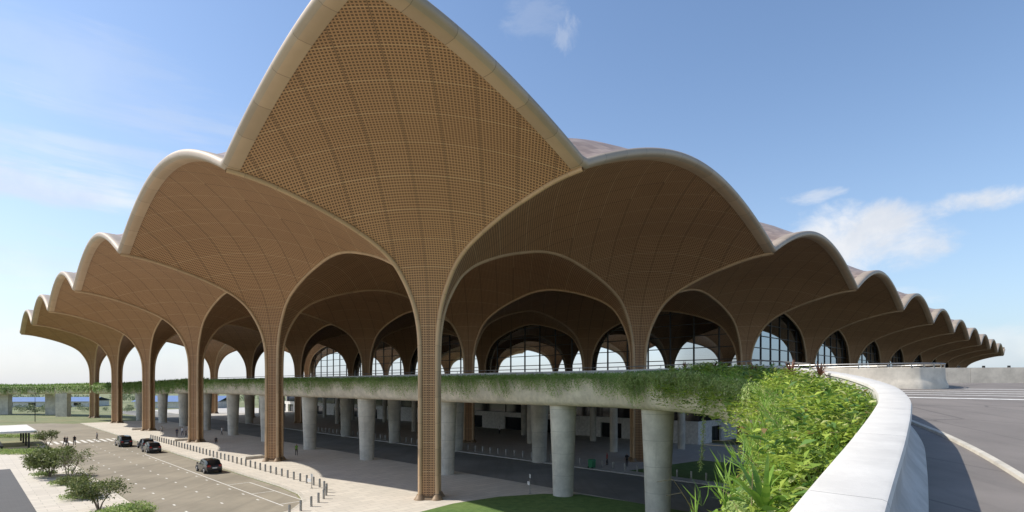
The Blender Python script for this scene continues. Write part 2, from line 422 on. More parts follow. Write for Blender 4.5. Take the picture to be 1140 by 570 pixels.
for i in range(NI):
    for j in range(NJ):
        key = (VEND if j == NJ-1 else 18, UEND if i == NI-1 else 18)
        if key not in meshes: meshes[key] = canopy_mesh(*key)
        c = addobj('column_canopy', meshes[key], terminal, (36*j, 36*i, 0))
        if i < 2 or j < 3 :
            for k in range(4):
                lim = 18
                if k == 0 and j == NJ-1: lim = VEND
                if k == 1 and i == NI-1: lim = UEND
                if lim == 18: mm = ribm
                else:
                    if lim not in ribshort: ribshort[lim] = rib_mesh(lim)
                    mm = ribshort[lim]
                addobj('rib', mm, c, (0, 0, 0), k*math.pi/2)
            addobj('column_base', base_me, c)
# roof skin over everything
V0, V1, U0, U1 = -18.0, 36*(NJ-1)+VEND, -18.0, 36*(NI-1)+UEND
def fold(t, n): # distance to nearest column line
    k = round(t/36); k = max(0, min(n-1, k)); return t-36*k
def edge_z(v, u): return ZC + AMP*g(fold(v, NJ))*g(fold(u, NI))
def sof(v, u): return soffit(fold(v, NJ), fold(u, NI))
def roof():
    vs = np.unique(np.concatenate([np.arange(V0+.9, 100, 1.2), np.arange(100, V1-.3, 2.4), [V1-.3]]))
    us = np.unique(np.concatenate([np.arange(U0+.9, U1-.3, 1.5), [U1-.3]]))
    ver = []; f = []
    for v in vs:
        for u in us:
            d = min(v-V0, u-U0, V1-v+8, U1-u+8)
            t = min(1, max(0, (d-.9)/9)); t = t**.9; t = t*t*(3-2*t)
            ver.append((v, u, edge_z(v, u)+.55+4.6*t))
    m = len(us)
    for a in range(len(vs)-1):
        for b in range(m-1): f.append((a*m+b, (a+1)*m+b, (a+1)*m+b+1, a*m+b+1))
    pydata('roof', ver, f, M['roof'], terminal, True)
roof()
# rim: champagne underside band + rounded nose
RP = [(-.86, -.10, 0), (-.5, -.12, 0), (0, -.10, 0), (.06, -.04, 1), (.19, .0, 1), (.28, .13, 1), (.31, .30, 1), (.26, .48, 1), (.14, .64, 1), (-.3, .70, 1), (-1.2, .72, 1)]
def rim(fixed, axis, t0, t1, name='roof_rim'):
    ts = np.arange(t0, t1+.001, .6); ver = []; f = []; uv = []; mi = []
    L = 0; pz = None
    for n, t in enumerate(ts):
        for k, (o, h, m) in enumerate(RP):
            ins = fixed - o if fixed < 0 else fixed + o
            cl = max(V0, min(V1, ins)) if axis == 'u' else max(U0, min(U1, ins))
            if axis == 'u': z = (edge_z(cl, t) if fixed < 0 else max(sof(cl, t), edge_z(cl, t)-2.5)); p = (ins, t, z+h)
            else: z = edge_z(t, cl); p = (t, ins, z+h)
            # miter the outer nose at the corner
            ver.append(p); uv.append((L, k*.3))
        z0 = ver[-len(RP)][2]
        if pz is not None: L += math.hypot(.6, z0-pz)
        pz = z0
    m = len(RP)
    for n in range(len(ts)-1):
        for k in range(m-1):
            f.append((n*m+k, n*m+k+1, (n+1)*m+k+1, (n+1)*m+k)); mi.append(RP[k+1][2])
    pydata(name, ver, f, [M['band'], M['nose']], terminal, True, uv, mi)
rim(U0, 'v', V0-.35, V1+.3)      # right side edge (u = -18)
rim(V0, 'u', U0-.35, U1)         # left side edge (v = -18)
# end fasciae
def fascia(axis, fixed, t0, t1, name):
    ts = np.arange(t0, t1+.01, 1.0); ver = []; f = []
    for t in ts:
        v, u = (fixed, t) if axis == 'u' else (t, fixed)
        ver.append((v, u, sof(v, u)-.05)); ver.append((v, u, edge_z(v, u)+1.6))
    for n in range(len(ts)-1): f.append((2*n, 2*n+2, 2*n+3, 2*n+1))
    pydata(name, ver, f, M['nose'], terminal, True)
fascia('u', V1, U0, U1, 'end_fascia'); fascia('v', U1, V0, V1, 'end_fascia')
# arched glazing
DECK = EYE+.1
def arch_window(inset=.9):
    """local: spans x 0..36, z from deck, plane y=0 (inset given for soffit height)"""
    gl = MB(); fr = MB()
    xs = [x for x in np.linspace(1.3, 34.7, 61)]
    def top(x): r = min(x, 36-x); return prof(min(r+inset, 18))+AMP*g(r)*g(inset)
    for a, b in zip(xs[:-1], xs[1:]): gl.quad((a, 0, DECK), (b, 0, DECK), (b, 0, top(b)), (a, 0, top(a)))
    fr.tube([(x, 0, top(x)-.12) for x in xs], .22, 6)
    x = 36/7; k = 0
    while x < 34:
        w = .24
        fr.box(x-w/2, x+w/2, -.16, .16, DECK, top(x)-.05); x += 36/7; k += 1
    z = DECK+2.4; k = 0
    while z < top(18)-.3:
        xi = [x for x in np.linspace(1.3, 18, 200) if top(x) > z][0]
        w = .17
        fr.box(xi, 36-xi, -.13, .13, z-w/2, z+w/2); z += 2.4; k += 1
    fr.box(1.2, 34.8, -.25, .25, DECK, DECK+.35)
    gm = gl.build('arched_window', M['glass']); fm = fr.build('window_frame', M['dark'])
    a, b = gm.data, fm.data; bpy.data.objects.remove(gm); bpy.data.objects.remove(fm); return a, b
gme, fme = arch_window()
def win(v, u, rz):
    o = addobj('arched_window', gme, terminal, (v, u, 0), rz); addobj('window_frame', fme, o)
for i in range(NI-1): win(72.9, 36*i, R(90))
for j in range(2, NJ-1): win(36*j, .9, 0); win(36*j, 179.1, 0)
for i in range(NI-1): win(36*(NJ-1)-1, 36*i, R(90))
# departure hall core and ground level frontage (inside the terminal)
b = MB()
b.box(112, 300, 40, 150, DECK+.01, DECK+9)
b.build('hall_core', M['white'], terminal)
b = MB()
for k in range(9): b.box(84, 88, 12+k*18, 24+k*18, DECK+.01, DECK+1.5+.6*(k % 3))
b.build('check_in_desk', M['dark'], terminal)
# ground floor walls: white wall with door openings, dark glazing above
VW = 62.0
def wall_run(along, c0, c1, fixed):
    gf = MB(); dg = MB()
    t = c0; k = 0
    while t < c1:
        solid = 5 + (k*7 % 5); gap = 4 + (k*5 % 4)
        def bx(a, b, z0, z1, tgt, d0, d1):
            if along == 'u': tgt.box(fixed+d0, fixed+d1, a, b, z0, z1)
            else: tgt.box(a, b, fixed+d0, fixed+d1, z0, z1)
        bx(t, min(t+solid, c1), 0.12, 4.2, gf, 0, .4)
        bx(t+solid, min(t+solid+gap, c1), 3.1, 4.2, gf, .02, .38)
        bx(t+solid, min(t+solid+gap, c1), .12, 3.1, dg, .6, .7)
        t += solid+gap; k += 1
        t_ = min(t, c1-.2); bx(t_-.15, t_+.15, 4.2, 8.7, gf if k % 3 == 0 else dg, .1, .5)
    bx(c0, c1, 4.2, 8.7, dg, .3, .35)
    gf.build('ground_floor_wall', M['white'], terminal); dg.build('shopfront_glazing', M['darkglass'], terminal)
wall_run('u', 4, 178, VW); wall_run('v', 62.4, 360, 4)
# ------------------------------------------------------------------ ground level setting
def sheet(name, pts, z, mat, kind='structure', thick=0):
    bm = bmesh.new(); vs = [bm.verts.new((p[0], p[1], z)) for p in pts]; fc = bm.faces.new(vs)
    if thick:
        r = bmesh.ops.extrude_face_region(bm, geom=[fc]); 
        for e in r['geom']:
            if isinstance(e, bmesh.types.BMVert): e.co.z -= thick
    bmesh.ops.recalc_face_normals(bm, faces=bm.faces)
    bmesh.ops.triangulate(bm, faces=[q for q in bm.faces if len(q.verts) > 4])
    me = bpy.data.meshes.new(name); bm.to_mesh(me); bm.free()
    o = link(name, me, mat); o['kind'] = kind; return o
def wp(pts): return [W(u, v) for u, v in pts]
sheet('ground', [(-6000, -500), (6000, -500), (6000, 9000), (-6000, 9000)], -.03, M['field'])
rd = [(158, -7.6), (16, -7.6), (11, -8.0), (7, -9.2), (4, -11.6), (2.4, -15), (1.6, -20), (1.5, -110), (14, -110), (14, -40), (14.5, -22), (17, -20.3), (158, -20.3)]
sheet('road', wp(rd), .004, M['asphalt'])
sheet('street', wp([(230, 12.2), (-60, 12.2), (-60, 25.4), (230, 25.4)]), .004, M['asphalt2'])
# plaza around columns with a real kerb
pz = [(150, -7.4), (16, -7.4), (11, -7.8), (7.2, -9.0), (4.3, -11.4), (2.7, -15), (1.9, -20), (1.8, -110), (-28, -110), (-28, 12.0), (150, 12.0)]
sheet('plaza', wp(pz), .13, M['paving'], thick=.13)
kb = [(150, -7.4), (16, -7.4), (11, -7.8), (7.2, -9.0), (4.3, -11.4), (2.7, -15), (1.9, -20), (1.8, -60)]
ki = [(150, -7.05), (16.1, -7.05), (11.2, -7.45), (7.5, -8.6), (4.7, -11.1), (3.1, -14.9), (2.3, -20), (2.2, -60)]
sheet('kerb', wp([(a, b+0.0) for a, b in kb] + [(a-.0, b) for a, b in [(p[0]-.35 if i > 3 else p[0], p[1]+(.35 if i <= 3 else 0)) for i, p in reversed(list(enumerate(kb)))]]), .136, M['kerb'])
sheet('pavement', wp([(230, 25.6), (-60, 25.6), (-60, 66), (230, 66)]), .13, M['paving2'], thick=.13)
sheet('walkway', wp([(84, -20.5), (17, -20.5), (14.7, -22.2), (14.2, -40), (14.2, -110), (120, -110), (120, -27), (84, -27)]), .13, M['paving'], thick=.13)
sheet('driveway', wp([(51.8, -26.9), (10, -26.9), (10, -46), (51.8, -46)]), .134, M['darkpav'])
def lawn(name, pts, mat=M['grass']):
    return sheet(name, pts, .15, mat)
lawn('lawn', wp([(-4.6, -7.0), (-3.5, 0), (-4.2, 5), (-6.2, 9), (-9, 11.4), (-14, 11.9), (-28, 11.9), (-28, -16), (-11, -16), (-6.5, -12)]))
lawn('lawn', wp([(-4, 27.5), (-5, 36), (-6, 43), (-60, 43), (-60, 27)]))
sheet('verge', wp([(150, -9), (240, -60), (240, 3), (150, 3)]), .02, M['field'])
# tyre-dust patches and markings
def marks():
    b = MB(); z = .009
    def rect(u0, u1, v0, v1):
        b.quad(W(u0, v0, z), W(u0, v1, z), W(u1, v1, z), W(u1, v0, z))
    rect(6.8, 58, -11.07, -10.95)
    rect(8.0, 21.3, -8.75, -8.63)
    for u in (7.6, 14.3, 21.2): rect(u, u+.12, -10.93, -8.77)
    for v, s in ((-17.8, 0), (-14.5, 1.6), (-11.6, .8)):
        u = 10+s
        while u < 84: rect(u, u+.6, v-.08, v+.08); u += 3.75
    v = -19.9
    while v < -8.2: rect(86, 92.5, v, v+.5); v += 1.02
    o = b.build('road_marking', M['paint']); o['kind'] = 'structure'
marks()
# ------------------------------------------------------------------ bollards
def bollard(loc, label):
    b = MB(); b.lathe([(.13, 0), (.13, .02), (.105, .03), (.105, .84), (.095, .88), (.03, .9)], 12)
    o = b.build('bollard', M['steel'], None, True); o.location = loc
    return tag(o, label, 'bollard')
b0 = None
us = [14+1.62*k for k in range(44)]
front = [(u, -4.75) for u in us]
curve = [(12.4, -4.85), (10.8, -5.15), (9.3, -5.65), (7.9, -6.4), (6.6, -7.3), (5.4, -8.4), (4.3, -9.6), (3.3, -11.0), (2.3, -12.4)]
for k, (u, v) in enumerate(front+curve):
    if b0 is None: b0 = bollard(W(u, v, .13), 'slim steel bollard in the row between the sunlit kerb and the bronze columns'); o = b0
    else: o = b0.copy(); C.objects.link(o); o.location = W(u, v, .13)
    if k >= len(front): o['label'] = 'steel bollard where the row bends around the road end'; o['group'] = 'bollards around the road end'
    else: o['label'] = 'slim steel bollard in the row between the sunlit kerb and the bronze columns'; o['group'] = 'bollards along the sunlit kerb'
    o['category'] = 'bollard'
for k in range(58):
    u = -14+1.75*k
    o = b0.copy(); C.objects.link(o); o.location = W(u, 27.4, .13)
    o['label'] = 'pale bollard in the shaded row beyond the street under the deck'; o['category'] = 'bollard'; o['group'] = 'bollards under the elevated deck'
# low stone plinths beside the left-row columns
pl0 = None
for i, w in ((1, 'second'), (2, 'third'), (3, 'fourth')):
    b = MB(); b.box(-1.4, 1.4, -.9, .9, 0, .34, top=(.05, .05)); b.box(-1.3, 1.3, -.8, .8, .34, .40, top=(.04, .04))
    o = b.build('stone_bench', M['kerb']); o.location = W(36*i+4.6, -1.2, .13); o.rotation_euler = (0, 0, TH)
    tag(o, 'low pale stone block bench beside the %s bronze column of the left row' % w, 'bench')
# ------------------------------------------------------------------ elevated deck
def zr(x, y):
    u, v = UV(x, y)
    if y < 44.0 and u < 60: return EYE + min(.1, -2.58+.074*y)
    return EYE + .1 - max(0, min(u, 215)-95)*.012
deck = empty('elevated_road', (0, 0, 0), 0, 'curving concrete elevated road with planted edge running to the terminal on round piers', 'elevated road')
PO = [(-9, -14), (-5.2, -8), (-3, -4), (-1, -.5), (1.2, 3.2), (3.0, 6.3), (5.2, 10), (7.9, 15), (10.2, 20.5), (11.8, 25.6), (12.4, 30), (12.4, 35), (11.3, 40.5)]
def FARP(o=0):
    q = [W(160, 5.0), W(185, -2.5), W(205, -10)]; q = [(p.x, p.y) for p in q]+[(-185, 197), (-225, 197), (-300, 195)]
    return [(x+o*.5, y+o) for x, y in q]
line = [tuple(W(u, 7.5)[:2]) for u in (-14.5, -6, 10, 30, 60, 95, 130)] + FARP()
PO3 = [np.array(p) for p in catmull(PO+line, 6)]
def path_frames(pts):
    out = []
    for i, p in enumerate(pts):
        a, b = pts[max(i-1, 0)], pts[min(i+1, len(pts)-1)]
        t = np.array([b[0]-a[0], b[1]-a[1]]); t = t/np.linalg.norm(t); out.append((p, t, np.array([t[1], -t[0]])))   # n = right of travel
    return out
def sweep(name, pts, profile, mat, parent, smooth=True, zfun=None, mi=None, uvs=False):
    """profile: (offset to the right, height above road)"""
    ver = []; f = []; uv = []; L = 0; fr = path_frames(pts); prev = None
    for p, t, n in fr:
        if prev is not None: L += float(np.linalg.norm(p[:2]-prev))
        prev = p[:2]
        z0 = (zfun or zr)(p[0], p[1])
        for o, h in profile: ver.append((p[0]+n[0]*o, p[1]+n[1]*o, z0+h)); uv.append((L, h))
    m = len(profile)
    for i in range(len(pts)-1):
        for k in range(m-1): f.append((i*m+k, (i+1)*m+k, (i+1)*m+k+1, i*m+k+1))
    o = pydata(name, ver, f, mat, parent, smooth, uv)
    if smooth:
        try: o.data.set_sharp_from_angle(angle=R(35))
        except Exception: pass
    return o
# outer edge beam (planter trough side): n points right = inward
sweep('edge_beam', PO3, [(.55, .35), (.35, .52), (.12, .50), (.0, .36), (-.06, -.3), (.02, -1.0), (.22, -1.65), (.55, -1.98), (1.0, -2.08), (4.0, -2.1)], M['beam'], deck)
# parapet between planter and road
PP = [(-10.6, -8.9), (-7.6, -5.0), (-3.9, -.1-.0), (-.35, 0.0)]
PP = [(-7.0, -8.8), (-3.6, -4.3), (-.35, 0.0), (3.12, 4.57), (5.88, 8.15), (8.55, 11.7), (10.4, 14.3), (12.6, 17.9), (14.2, 21.3), (15.5, 24.7), (16.5, 28.2), (17.0, 32), (16.8, 36), (15.8, 40), (13.6, 44.4)]
PP += [tuple(W(u, 10.6)[:2]) for u in (-14, 0, 20, 60, 95, 130)] + FARP(3.0)
PP3 = [np.array(p) for p in catmull(PP, 8)]
sweep('parapet', PP3, [(-.60, .2), (-.60, 1.05), (-.63, 1.06)], M['cap'], deck, False)
sweep('parapet_cap', PP3, [(-.63, 1.06), (-.66, 1.10), (-.64, 1.19), (-.6, 1.21), (-.04, 1.195), (.0, 1.18), (.02, 1.12), (.0, 1.06), (-.05, 1.05)], M['cap'], deck)
sweep('parapet_face', PP3, [(-.05, 1.05), (-.05, .62), (-.03, .5), (.10, .30), (.26, .10), (.27, -.02)], M['face'], deck)
def soil():
    ver = []; f = []
    for p, t, n in path_frames(PO3):
        q = min(PP3, key=lambda c: (c[0]-p[0]-n[0]*2)**2+(c[1]-p[1]-n[1]*2)**2)
        w = max(.3, (q[0]-p[0])*n[0]+(q[1]-p[1])*n[1]-.55)
        for o_ in (.5, w): ver.append((p[0]+n[0]*o_, p[1]+n[1]*o_, zr(p[0], p[1])+.40))
    for i in range(len(ver)//2-1): f.append((2*i, 2*i+1, 2*i+3, 2*i+2))
    pydata('planter_soil', ver, f, M['soil'], deck)
soil()
fr = path_frames(PP3)
# rail above the parapet along the straight run
rl = MB(); idx = [i for i, (p, t, n) in enumerate(fr) if p[1] > 30 and UV(*p)[0] < 100 and i > 40]
rl.tube([(fr[i][0][0]-.3*fr[i][2][0], fr[i][0][1]-.3*fr[i][2][1], zr(*fr[i][0])+1.48) for i in idx], .045, 6)
for i in idx[::3]: 
    p = fr[i][0]; rl.tube([(p[0]-.3*fr[i][2][0], p[1]-.3*fr[i][2][1], zr(*p)+1.2), (p[0]-.3*fr[i][2][0], p[1]-.3*fr[i][2][1], zr(*p)+1.48)], .03, 6)
rl.build('handrail', M['steel'], deck)
# road surface: ramp rows then the level slab
def ramp_sheet():
    xs_of = {}
    P = [p for p in PO3 if p[1] < 48]
    ys = [p[1] for p in P]; ver = []; f = []
    for p in P:
        for x in (p[0]+.6, p[0]+3.0, p[0]+12, p[0]+40, 160): ver.append((x, p[1], zr(p[0], p[1])))
    for i in range(len(P)-1):
        for k in range(4): f.append((i*5+k, i*5+k+1, (i+1)*5+k+1, (i+1)*5+k))
    o = pydata('road_surface', ver, f, M['ramp'], deck)
    ver2 = [(a, b2, c-1.5) for a, b2, c in ver]; f2 = [q[::-1] for q in f]
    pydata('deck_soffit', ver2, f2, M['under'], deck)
    return P[-1]
last = ramp_sheet()
yy = last[1]; xx = last[0]
u_, v_ = UV(xx, yy)
poly = [W(-14.5, 8.2)]
poly = [Vector((xx+.6, yy, 0)), W(95, 8.1), W(95, 29), W(-30, 29), W(-30, 400), W(-90, 400), Vector((160, yy, 0))]
poly2 = [W(-3, 38), W(178, 38), W(178, 390), W(-3, 390)]
def slab(name, pts, ztop, zbot, mt, mb):
    top = sheet(name, pts, ztop, mt); top.parent = deck; del top['kind']
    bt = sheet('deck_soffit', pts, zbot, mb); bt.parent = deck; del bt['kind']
    for p in bt.data.polygons: p.flip()
slab('road_surface', poly, DECK, DECK-1.6, M['ramp'], M['under'])
slab('hall_floor', poly2, DECK, DECK-1.4, M['paving2'], M['under'])
for pl_ in ([W(-30, 200), W(-30, 60), W(-30, 29.0), W(20, 29.0), W(94, 29.0)], [W(177.5, 38.2), W(90, 38.2), W(-2.8, 38.2), W(-2.8, 100), W(-2.8, 380)]):
    sweep('edge_wall', [np.array([q.x, q.y]) for q in pl_], [(-.1, -1.62), (-.1, 1.1), (.1, 1.1), (.1, -1.62)], M['beam'], deck, False, lambda x, y: DECK)
# descending far part
far_p = [p for p in PO3 if UV(*p)[0] > 92 or p[0] < -120]
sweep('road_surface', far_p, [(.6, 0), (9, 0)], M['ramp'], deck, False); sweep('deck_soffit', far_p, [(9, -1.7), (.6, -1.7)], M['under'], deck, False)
# roadside kerb and gutter on the ramp
KP = catmull([(2.6, -1.2), (4.6, 1.8), (6.6, 4.9), (8.3, 7.9), (9.77, 10.46), (11.1, 13.0), (12.2, 15.4), (12.9, 17.2), (13.6, 19.0)], 6)
sweep('kerb_strip', KP, [(-.07, .0), (-.06, .07), (.06, .08), (.08, .0)], M['kerb'], deck)
# hatch stripes on the ramp
b = MB()
for (x0, y0, x1, y1, w) in ((18.6, 26.6, 40, 21.4, .42), (19.6, 28.2, 42, 23.6, .22), (20.4, 29.3, 44, 25.2, .22), (21.5, 30.4, 46, 26.8, .22), (26, 31.4, 48, 28.6, .22)):
    n = 8
    for k in range(n):
        t0, t1 = k/n, (k+1)/n
        a = (x0+(x1-x0)*t0, y0+(y1-y0)*t0); c = (x0+(x1-x0)*t1, y0+(y1-y0)*t1)
        zz = lambda y: EYE-2.58+.074*y+.006
        b.quad((a[0], a[1], zz(a[1])), (c[0], c[1], zz(c[1])), (c[0], c[1]+w, zz(c[1]+w)), (a[0], a[1]+w, zz(a[1]+w)))
b.build('hatch_marking', M['paint'], deck)
# traffic island wall with rounded nose
isl = empty('island_wall', (24, 34, EYE-.1), 0, 'pale curved concrete wall with rounded nose and steel rail on the deck', 'wall')
pts = []
for k in range(13):
    a = R(-105+180*k/12); pts.append((23.9+2.5*math.cos(a), 34.2+2.5*math.sin(a)))
pts = [(11.0, 56), (12.0, 50), (14.6, 42.5), (18.3, 36.0), (21.0, 33.0)]+pts+[(22, 41), (20, 47), (18, 56)]
ip = [np.array([x-24, y-34]) for x, y in pts]
ip = catmull(ip, 3)
z0f = lambda x, y: 0.0
wall = sweep('wall_panel', ip, [(.20, -.35), (.18, .05), (.09, .3), (.04, .45), (.02, 1.07), (-.02, 1.1), (-.40, 1.1), (-.42, 1.07), (-.42, -.3)], M['farwall'], isl, True, z0f)
b = MB(); b.tube([(p[0]-.0, p[1], 1.32) for p in ip], .045, 6)
for p in ip[::3]: b.tube([(p[0], p[1], 1.05), (p[0], p[1], 1.32)], .03, 6)
b.build('handrail', M['steel'], isl)
# straight far wall
fw = empty('boundary_wall', (31, 45.3, EYE), R(-13), 'long straight pale concrete wall behind the rounded island wall at right', 'wall')
b = MB()
for k in range(14):
    x0 = -6+k*4.0; b.box(x0, x0+3.985, 0, .4, -.1, 1.35, top=(0, .03))
b.build('wall_panel', M['farwall'], fw)
b = MB()
for k in range(28): b.box(-5+k*1.7, -4.85+k*1.7, .12, .26, 1.35, 1.5)
b.build('post', M['dark'], fw)
# piers
def pier_mesh(h, r1=1.3, r0=.98, seg=32):
    b = MB(); b.lathe([(r0, 0), (r0, .1)]+[(r0+(r1-r0)*t**1.3, h*t) for t in np.linspace(.02, 1, 12)], seg); 
    o = b.build('pier', M['conc'], None, True); me = o.data; bpy.data.objects.remove(o); return me
pm = pier_mesh(EYE-1.95)
for k in range(12):
    u = -8+18*k; z = 0
    if u > 100: continue
    addobj('pier', pm, deck, W(u, 9.9)); addobj('pier', pm, deck, W(u+17.5, 26.0))
addobj('pier', pm, deck, (12.35, 44.9, 0)); addobj('pier', pm, deck, W(-25, 27, 0))
pm2 = pier_mesh(EYE-1.95, .62, .60)
for k in range(9):
    for v, s in ((42.5, 8.5), (54, 3)):
        addobj('pier', pm2, deck, W(s+18*k, v))
for u in (118, 136, 154):
    q = W(u, 9.9-max(0, u-130)*.1); addobj('pier', pier_mesh(zr(q.x, q.y)-1.9, 1.3, 1.0), deck, q)
for x, y in ((-149.5, 188), (-162.5, 199.5), (-181, 201), (-199, 201), (-217, 201)):
    b = MB(); b.box(-1.9, 1.9, -.9, .9, 0, zr(x, y)-1.85, T=lambda q: q + Vector((x, y, 0)), top=(-.06, -.03)); b.build('wall_pier', M['conc'], deck)
# ------------------------------------------------------------------ foliage
def unit(a): return a/np.maximum(np.linalg.norm(a, axis=1, keepdims=True), 1e-6)
def leaf_arrays(c, d, n, L, Wd, fold_=.25):
    """c base points, d directions, n normals; returns verts, faces (two triangles-ish quad, folded)"""
    d = unit(d); s = unit(np.cross(d, n)); nn = unit(np.cross(s, d))
    L = L[:, None]; Wd = Wd[:, None]
    p0 = c; p2 = c+d*L-nn*L*.15; mid = c+d*L*.45
    p1 = mid+s*Wd*.5+nn*Wd*fold_; p3 = mid-s*Wd*.5+nn*Wd*fold_
    v = np.stack([p0, p1, p2, p3], 1).reshape(-1, 3)
    return v
def leaf_object(name, v, mat, parent=None, extra=None):
    n = len(v)//4
    me = bpy.data.meshes.new(name)
    me.vertices.add(len(v)); me.vertices.foreach_set('co', v.astype(np.float32).ravel())
    me.loops.add(n*4); me.loops.foreach_set('vertex_index', np.arange(n*4, dtype=np.int32))
    me.polygons.add(n); me.polygons.foreach_set('loop_start', np.arange(0, n*4, 4, dtype=np.int32))
    me.update(calc_edges=True); me.validate()
    return link(name, me, mat, parent)
def rand_dirs(n): return unit(rng.normal(size=(n, 3)))
# dense shrub planting of the trough near the camera
inner_of = {}
PPy = [(p[1], p[0]) for p in PP3 if -6 < p[1] < 38]; PPy.sort()
POy = [(p[1], p[0]) for p in PO3 if -8 < p[1] < 41]; POy.sort()
def xin(y): return float(np.interp(y, [a for a, _ in PPy], [b for _, b in PPy]))-.72
def xout(y): return float(np.interp(y, [a for a, _ in POy], [b for _, b in POy]))
def sprigs(n, ymin, ymax, dens_pow, lh, leaf, nl, hmax, over=.9):
    V = []
    t = rng.random(n)**dens_pow; ys = ymin+(ymax-ymin)*t
    for y in ys:
        a, b_ = xout(y), xin(y)
        q = rng.random(); x = a-over+(b_-a+over)*q
        out = max(0, (a-x))                                   # how far overhanging
        z = zr(x, y) + .42 - out*.9 - (rng.random()*out*1.2)
        edge = min(1, max(0, (b_-x)/1.0))
        wave = .5+.5*math.sin(x*1.9+y*.8)*math.cos(y*1.3-x)
        h = (.35+hmax*(.35+.65*wave)*rng.random()**.6)*(.45+.55*edge)
        if out > 0: h *= .6
        lean = np.array([(-.5 if out > 0 else rng.normal()*.35)-.15, rng.normal()*.35, .2 if out > .3 else 1.0]); lean /= np.linalg.norm(lean)
        k = max(4, int(nl*h/hmax)); tt = np.linspace(.2, 1, k)
        base = np.array([x, y, z]); st = base+lean*(tt[:, None]*h)+np.array([0, 0, -1])*(tt[:, None]**2)*h*.22
        ang = np.arange(k)*2.4+rng.random()*6
        d = np.stack([np.cos(ang), np.sin(ang), .35+rng.normal(size=k)*.3], 1)
        V.append(leaf_arrays(st, d, np.tile([0, 0, 1.], (k, 1))+rng.normal(size=(k, 3))*.3, leaf*(.7+.6*rng.random(k)), leaf*.30*(.8+.5*rng.random(k))))
    return np.concatenate(V)
v = np.concatenate([sprigs(3000, 1.0, 15, 1.0, .5, .19, 13, .95), sprigs(3300, 14, 40, 1.0, .5, .24, 11, 1.05, 1.1)])
V2 = sprigs(520, 1.0, 38, 1.0, .5, .30, 9, 1.25, 1.0)
o = leaf_object('broad_leaf_shrubs', V2, M['broad']); tag(o, 'darker broad leaves poking up through the bright trough planting', 'planting', kind='stuff')
G = []
for _ in range(800):
    y = 6.5+rng.random()*27; a_, b_ = xout(y), xin(y); x = a_-.9+rng.random()*(b_-a_+.9); k = 5
    c = np.tile([x, y, zr(x, y)+.45+rng.random()*.35], (k, 1)); d = np.stack([rng.normal(size=k)*.6-.25, rng.normal(size=k)*.6, np.ones(k)], 1)
    G.append(leaf_arrays(c, d, rand_dirs(k), .38*(.6+.8*rng.random(k)), .022*np.ones(k)))
o = leaf_object('wispy_grass', np.concatenate(G), M['strap']); tag(o, 'thin wispy grass blades mixed into the bright trough planting', 'grass', kind='stuff')
tw = MB()
for _ in range(80):
    y = 2.5+rng.random()*20; x = xout(y)-.7+rng.random()*(xin(y)-xout(y)+.6); z = zr(x, y)+.5
    a = rng.random()*6.28; l = .5+rng.random()*.9; q0 = Vector((x, y, z)); dd = Vector((math.cos(a)*.6-.25, math.sin(a)*.6, .75)); 
    tw.tube([q0, q0+dd*l*.5, q0+dd*l*.8+Vector((0, 0, -.05)), q0+dd*l+Vector((dd.x*.2, dd.y*.2, -.18*l))], [.005, .0045, .0035, .002], 4)
o = tw.build('dry_stems', M['stem']); tag(o, 'thin dry stems sticking out of the trough planting', 'planting', kind='stuff')
o = leaf_object('planter_shrubs', v, M['leaf']); tag(o, 'dense bright green leafy planting filling the curved trough beside the white parapet', 'planting', kind='stuff')
# hanging greenery on the outer face
def strands(plist, per_m, lmin, lmax, leaf, top=.55, spread=.5, skip=None, slant=.35, thick=.3, lobes=True, wid=.42):
    V = []
    fr = path_frames(plist)
    for i in range(len(fr)-1):
        p, t, n = fr[i]; seg = np.linalg.norm(fr[i+1][0]-p); cnt = rng.poisson(per_m*seg)
        for _ in range(cnt):
            s = rng.random(); q = p+(fr[i+1][0]-p)*s
            L = lmin+(lmax-lmin)*rng.random()**1.7
            cl = .55+.45*math.sin(q[0]*.9+q[1]*1.7)*math.sin(q[0]*.37-q[1]*.23+1)
            L *= .55+.75*cl
            o0 = -.08-rng.random()*.12; inw = rng.random()*.7
            z0 = zr(q[0], q[1])+top+rng.random()*.25
            k = max(3, int(L/(leaf*.42))); tt = np.linspace(0, 1, k)
            sl = rng.normal()*.15-slant*.5
            off = o0 - .25*np.sin(tt*2.6)*thick/.3*(.5+rng.random()); off[0] += inw
            px = q[0]+n[0]*off+t[0]*sl*tt*L; py = q[1]+n[1]*off+t[1]*sl*tt*L; pz = z0+.18*np.sin(tt*2.2)-tt**1.25*L
            c = np.stack([px, py, pz], 1)+rng.normal(size=(k, 3))*.02
            ang = rng.random(k)*6.28
            d = np.stack([np.cos(ang)*.7-n[0]*.6, np.sin(ang)*.7-n[1]*.6, -.6+rng.normal(size=k)*.35], 1)
            V.append(leaf_arrays(c, d, np.tile([-n[0], -n[1], .6], (k, 1))+rng.normal(size=(k, 3))*.4, leaf*(.7+.6*rng.random(k)), leaf*wid*(.7+.6*rng.random(k))))
    return np.concatenate(V)
seg = lambda f: [p for p in PO3 if f(*UV(*p), p)]
near = seg(lambda u, v, p: p[1] > 5 and p[1] < 25)
mid = seg(lambda u, v, p: p[1] >= 24 and p[1] < 46 and u < 5)
st = seg(lambda u, v, p: p[1] >= 41 and u < 42)
st2 = seg(lambda u, v, p: 38 < u < 100 and p[1] > 50 and p[0] > -120)
st3 = seg(lambda u, v, p: (90 < u or p[0] < -120) and p[1] > 50)
def resample(pts, step):
    out = [pts[0]]
    for a, b in zip(pts[:-1], pts[1:]):
        n = max(1, int(np.linalg.norm(b-a)/step))
        for k in range(1, n+1): out.append(a+(b-a)*k/n)
    return out
near, mid, st, st2, st3 = [resample(q, 1.0) for q in (near, mid, st, st2, st3)]
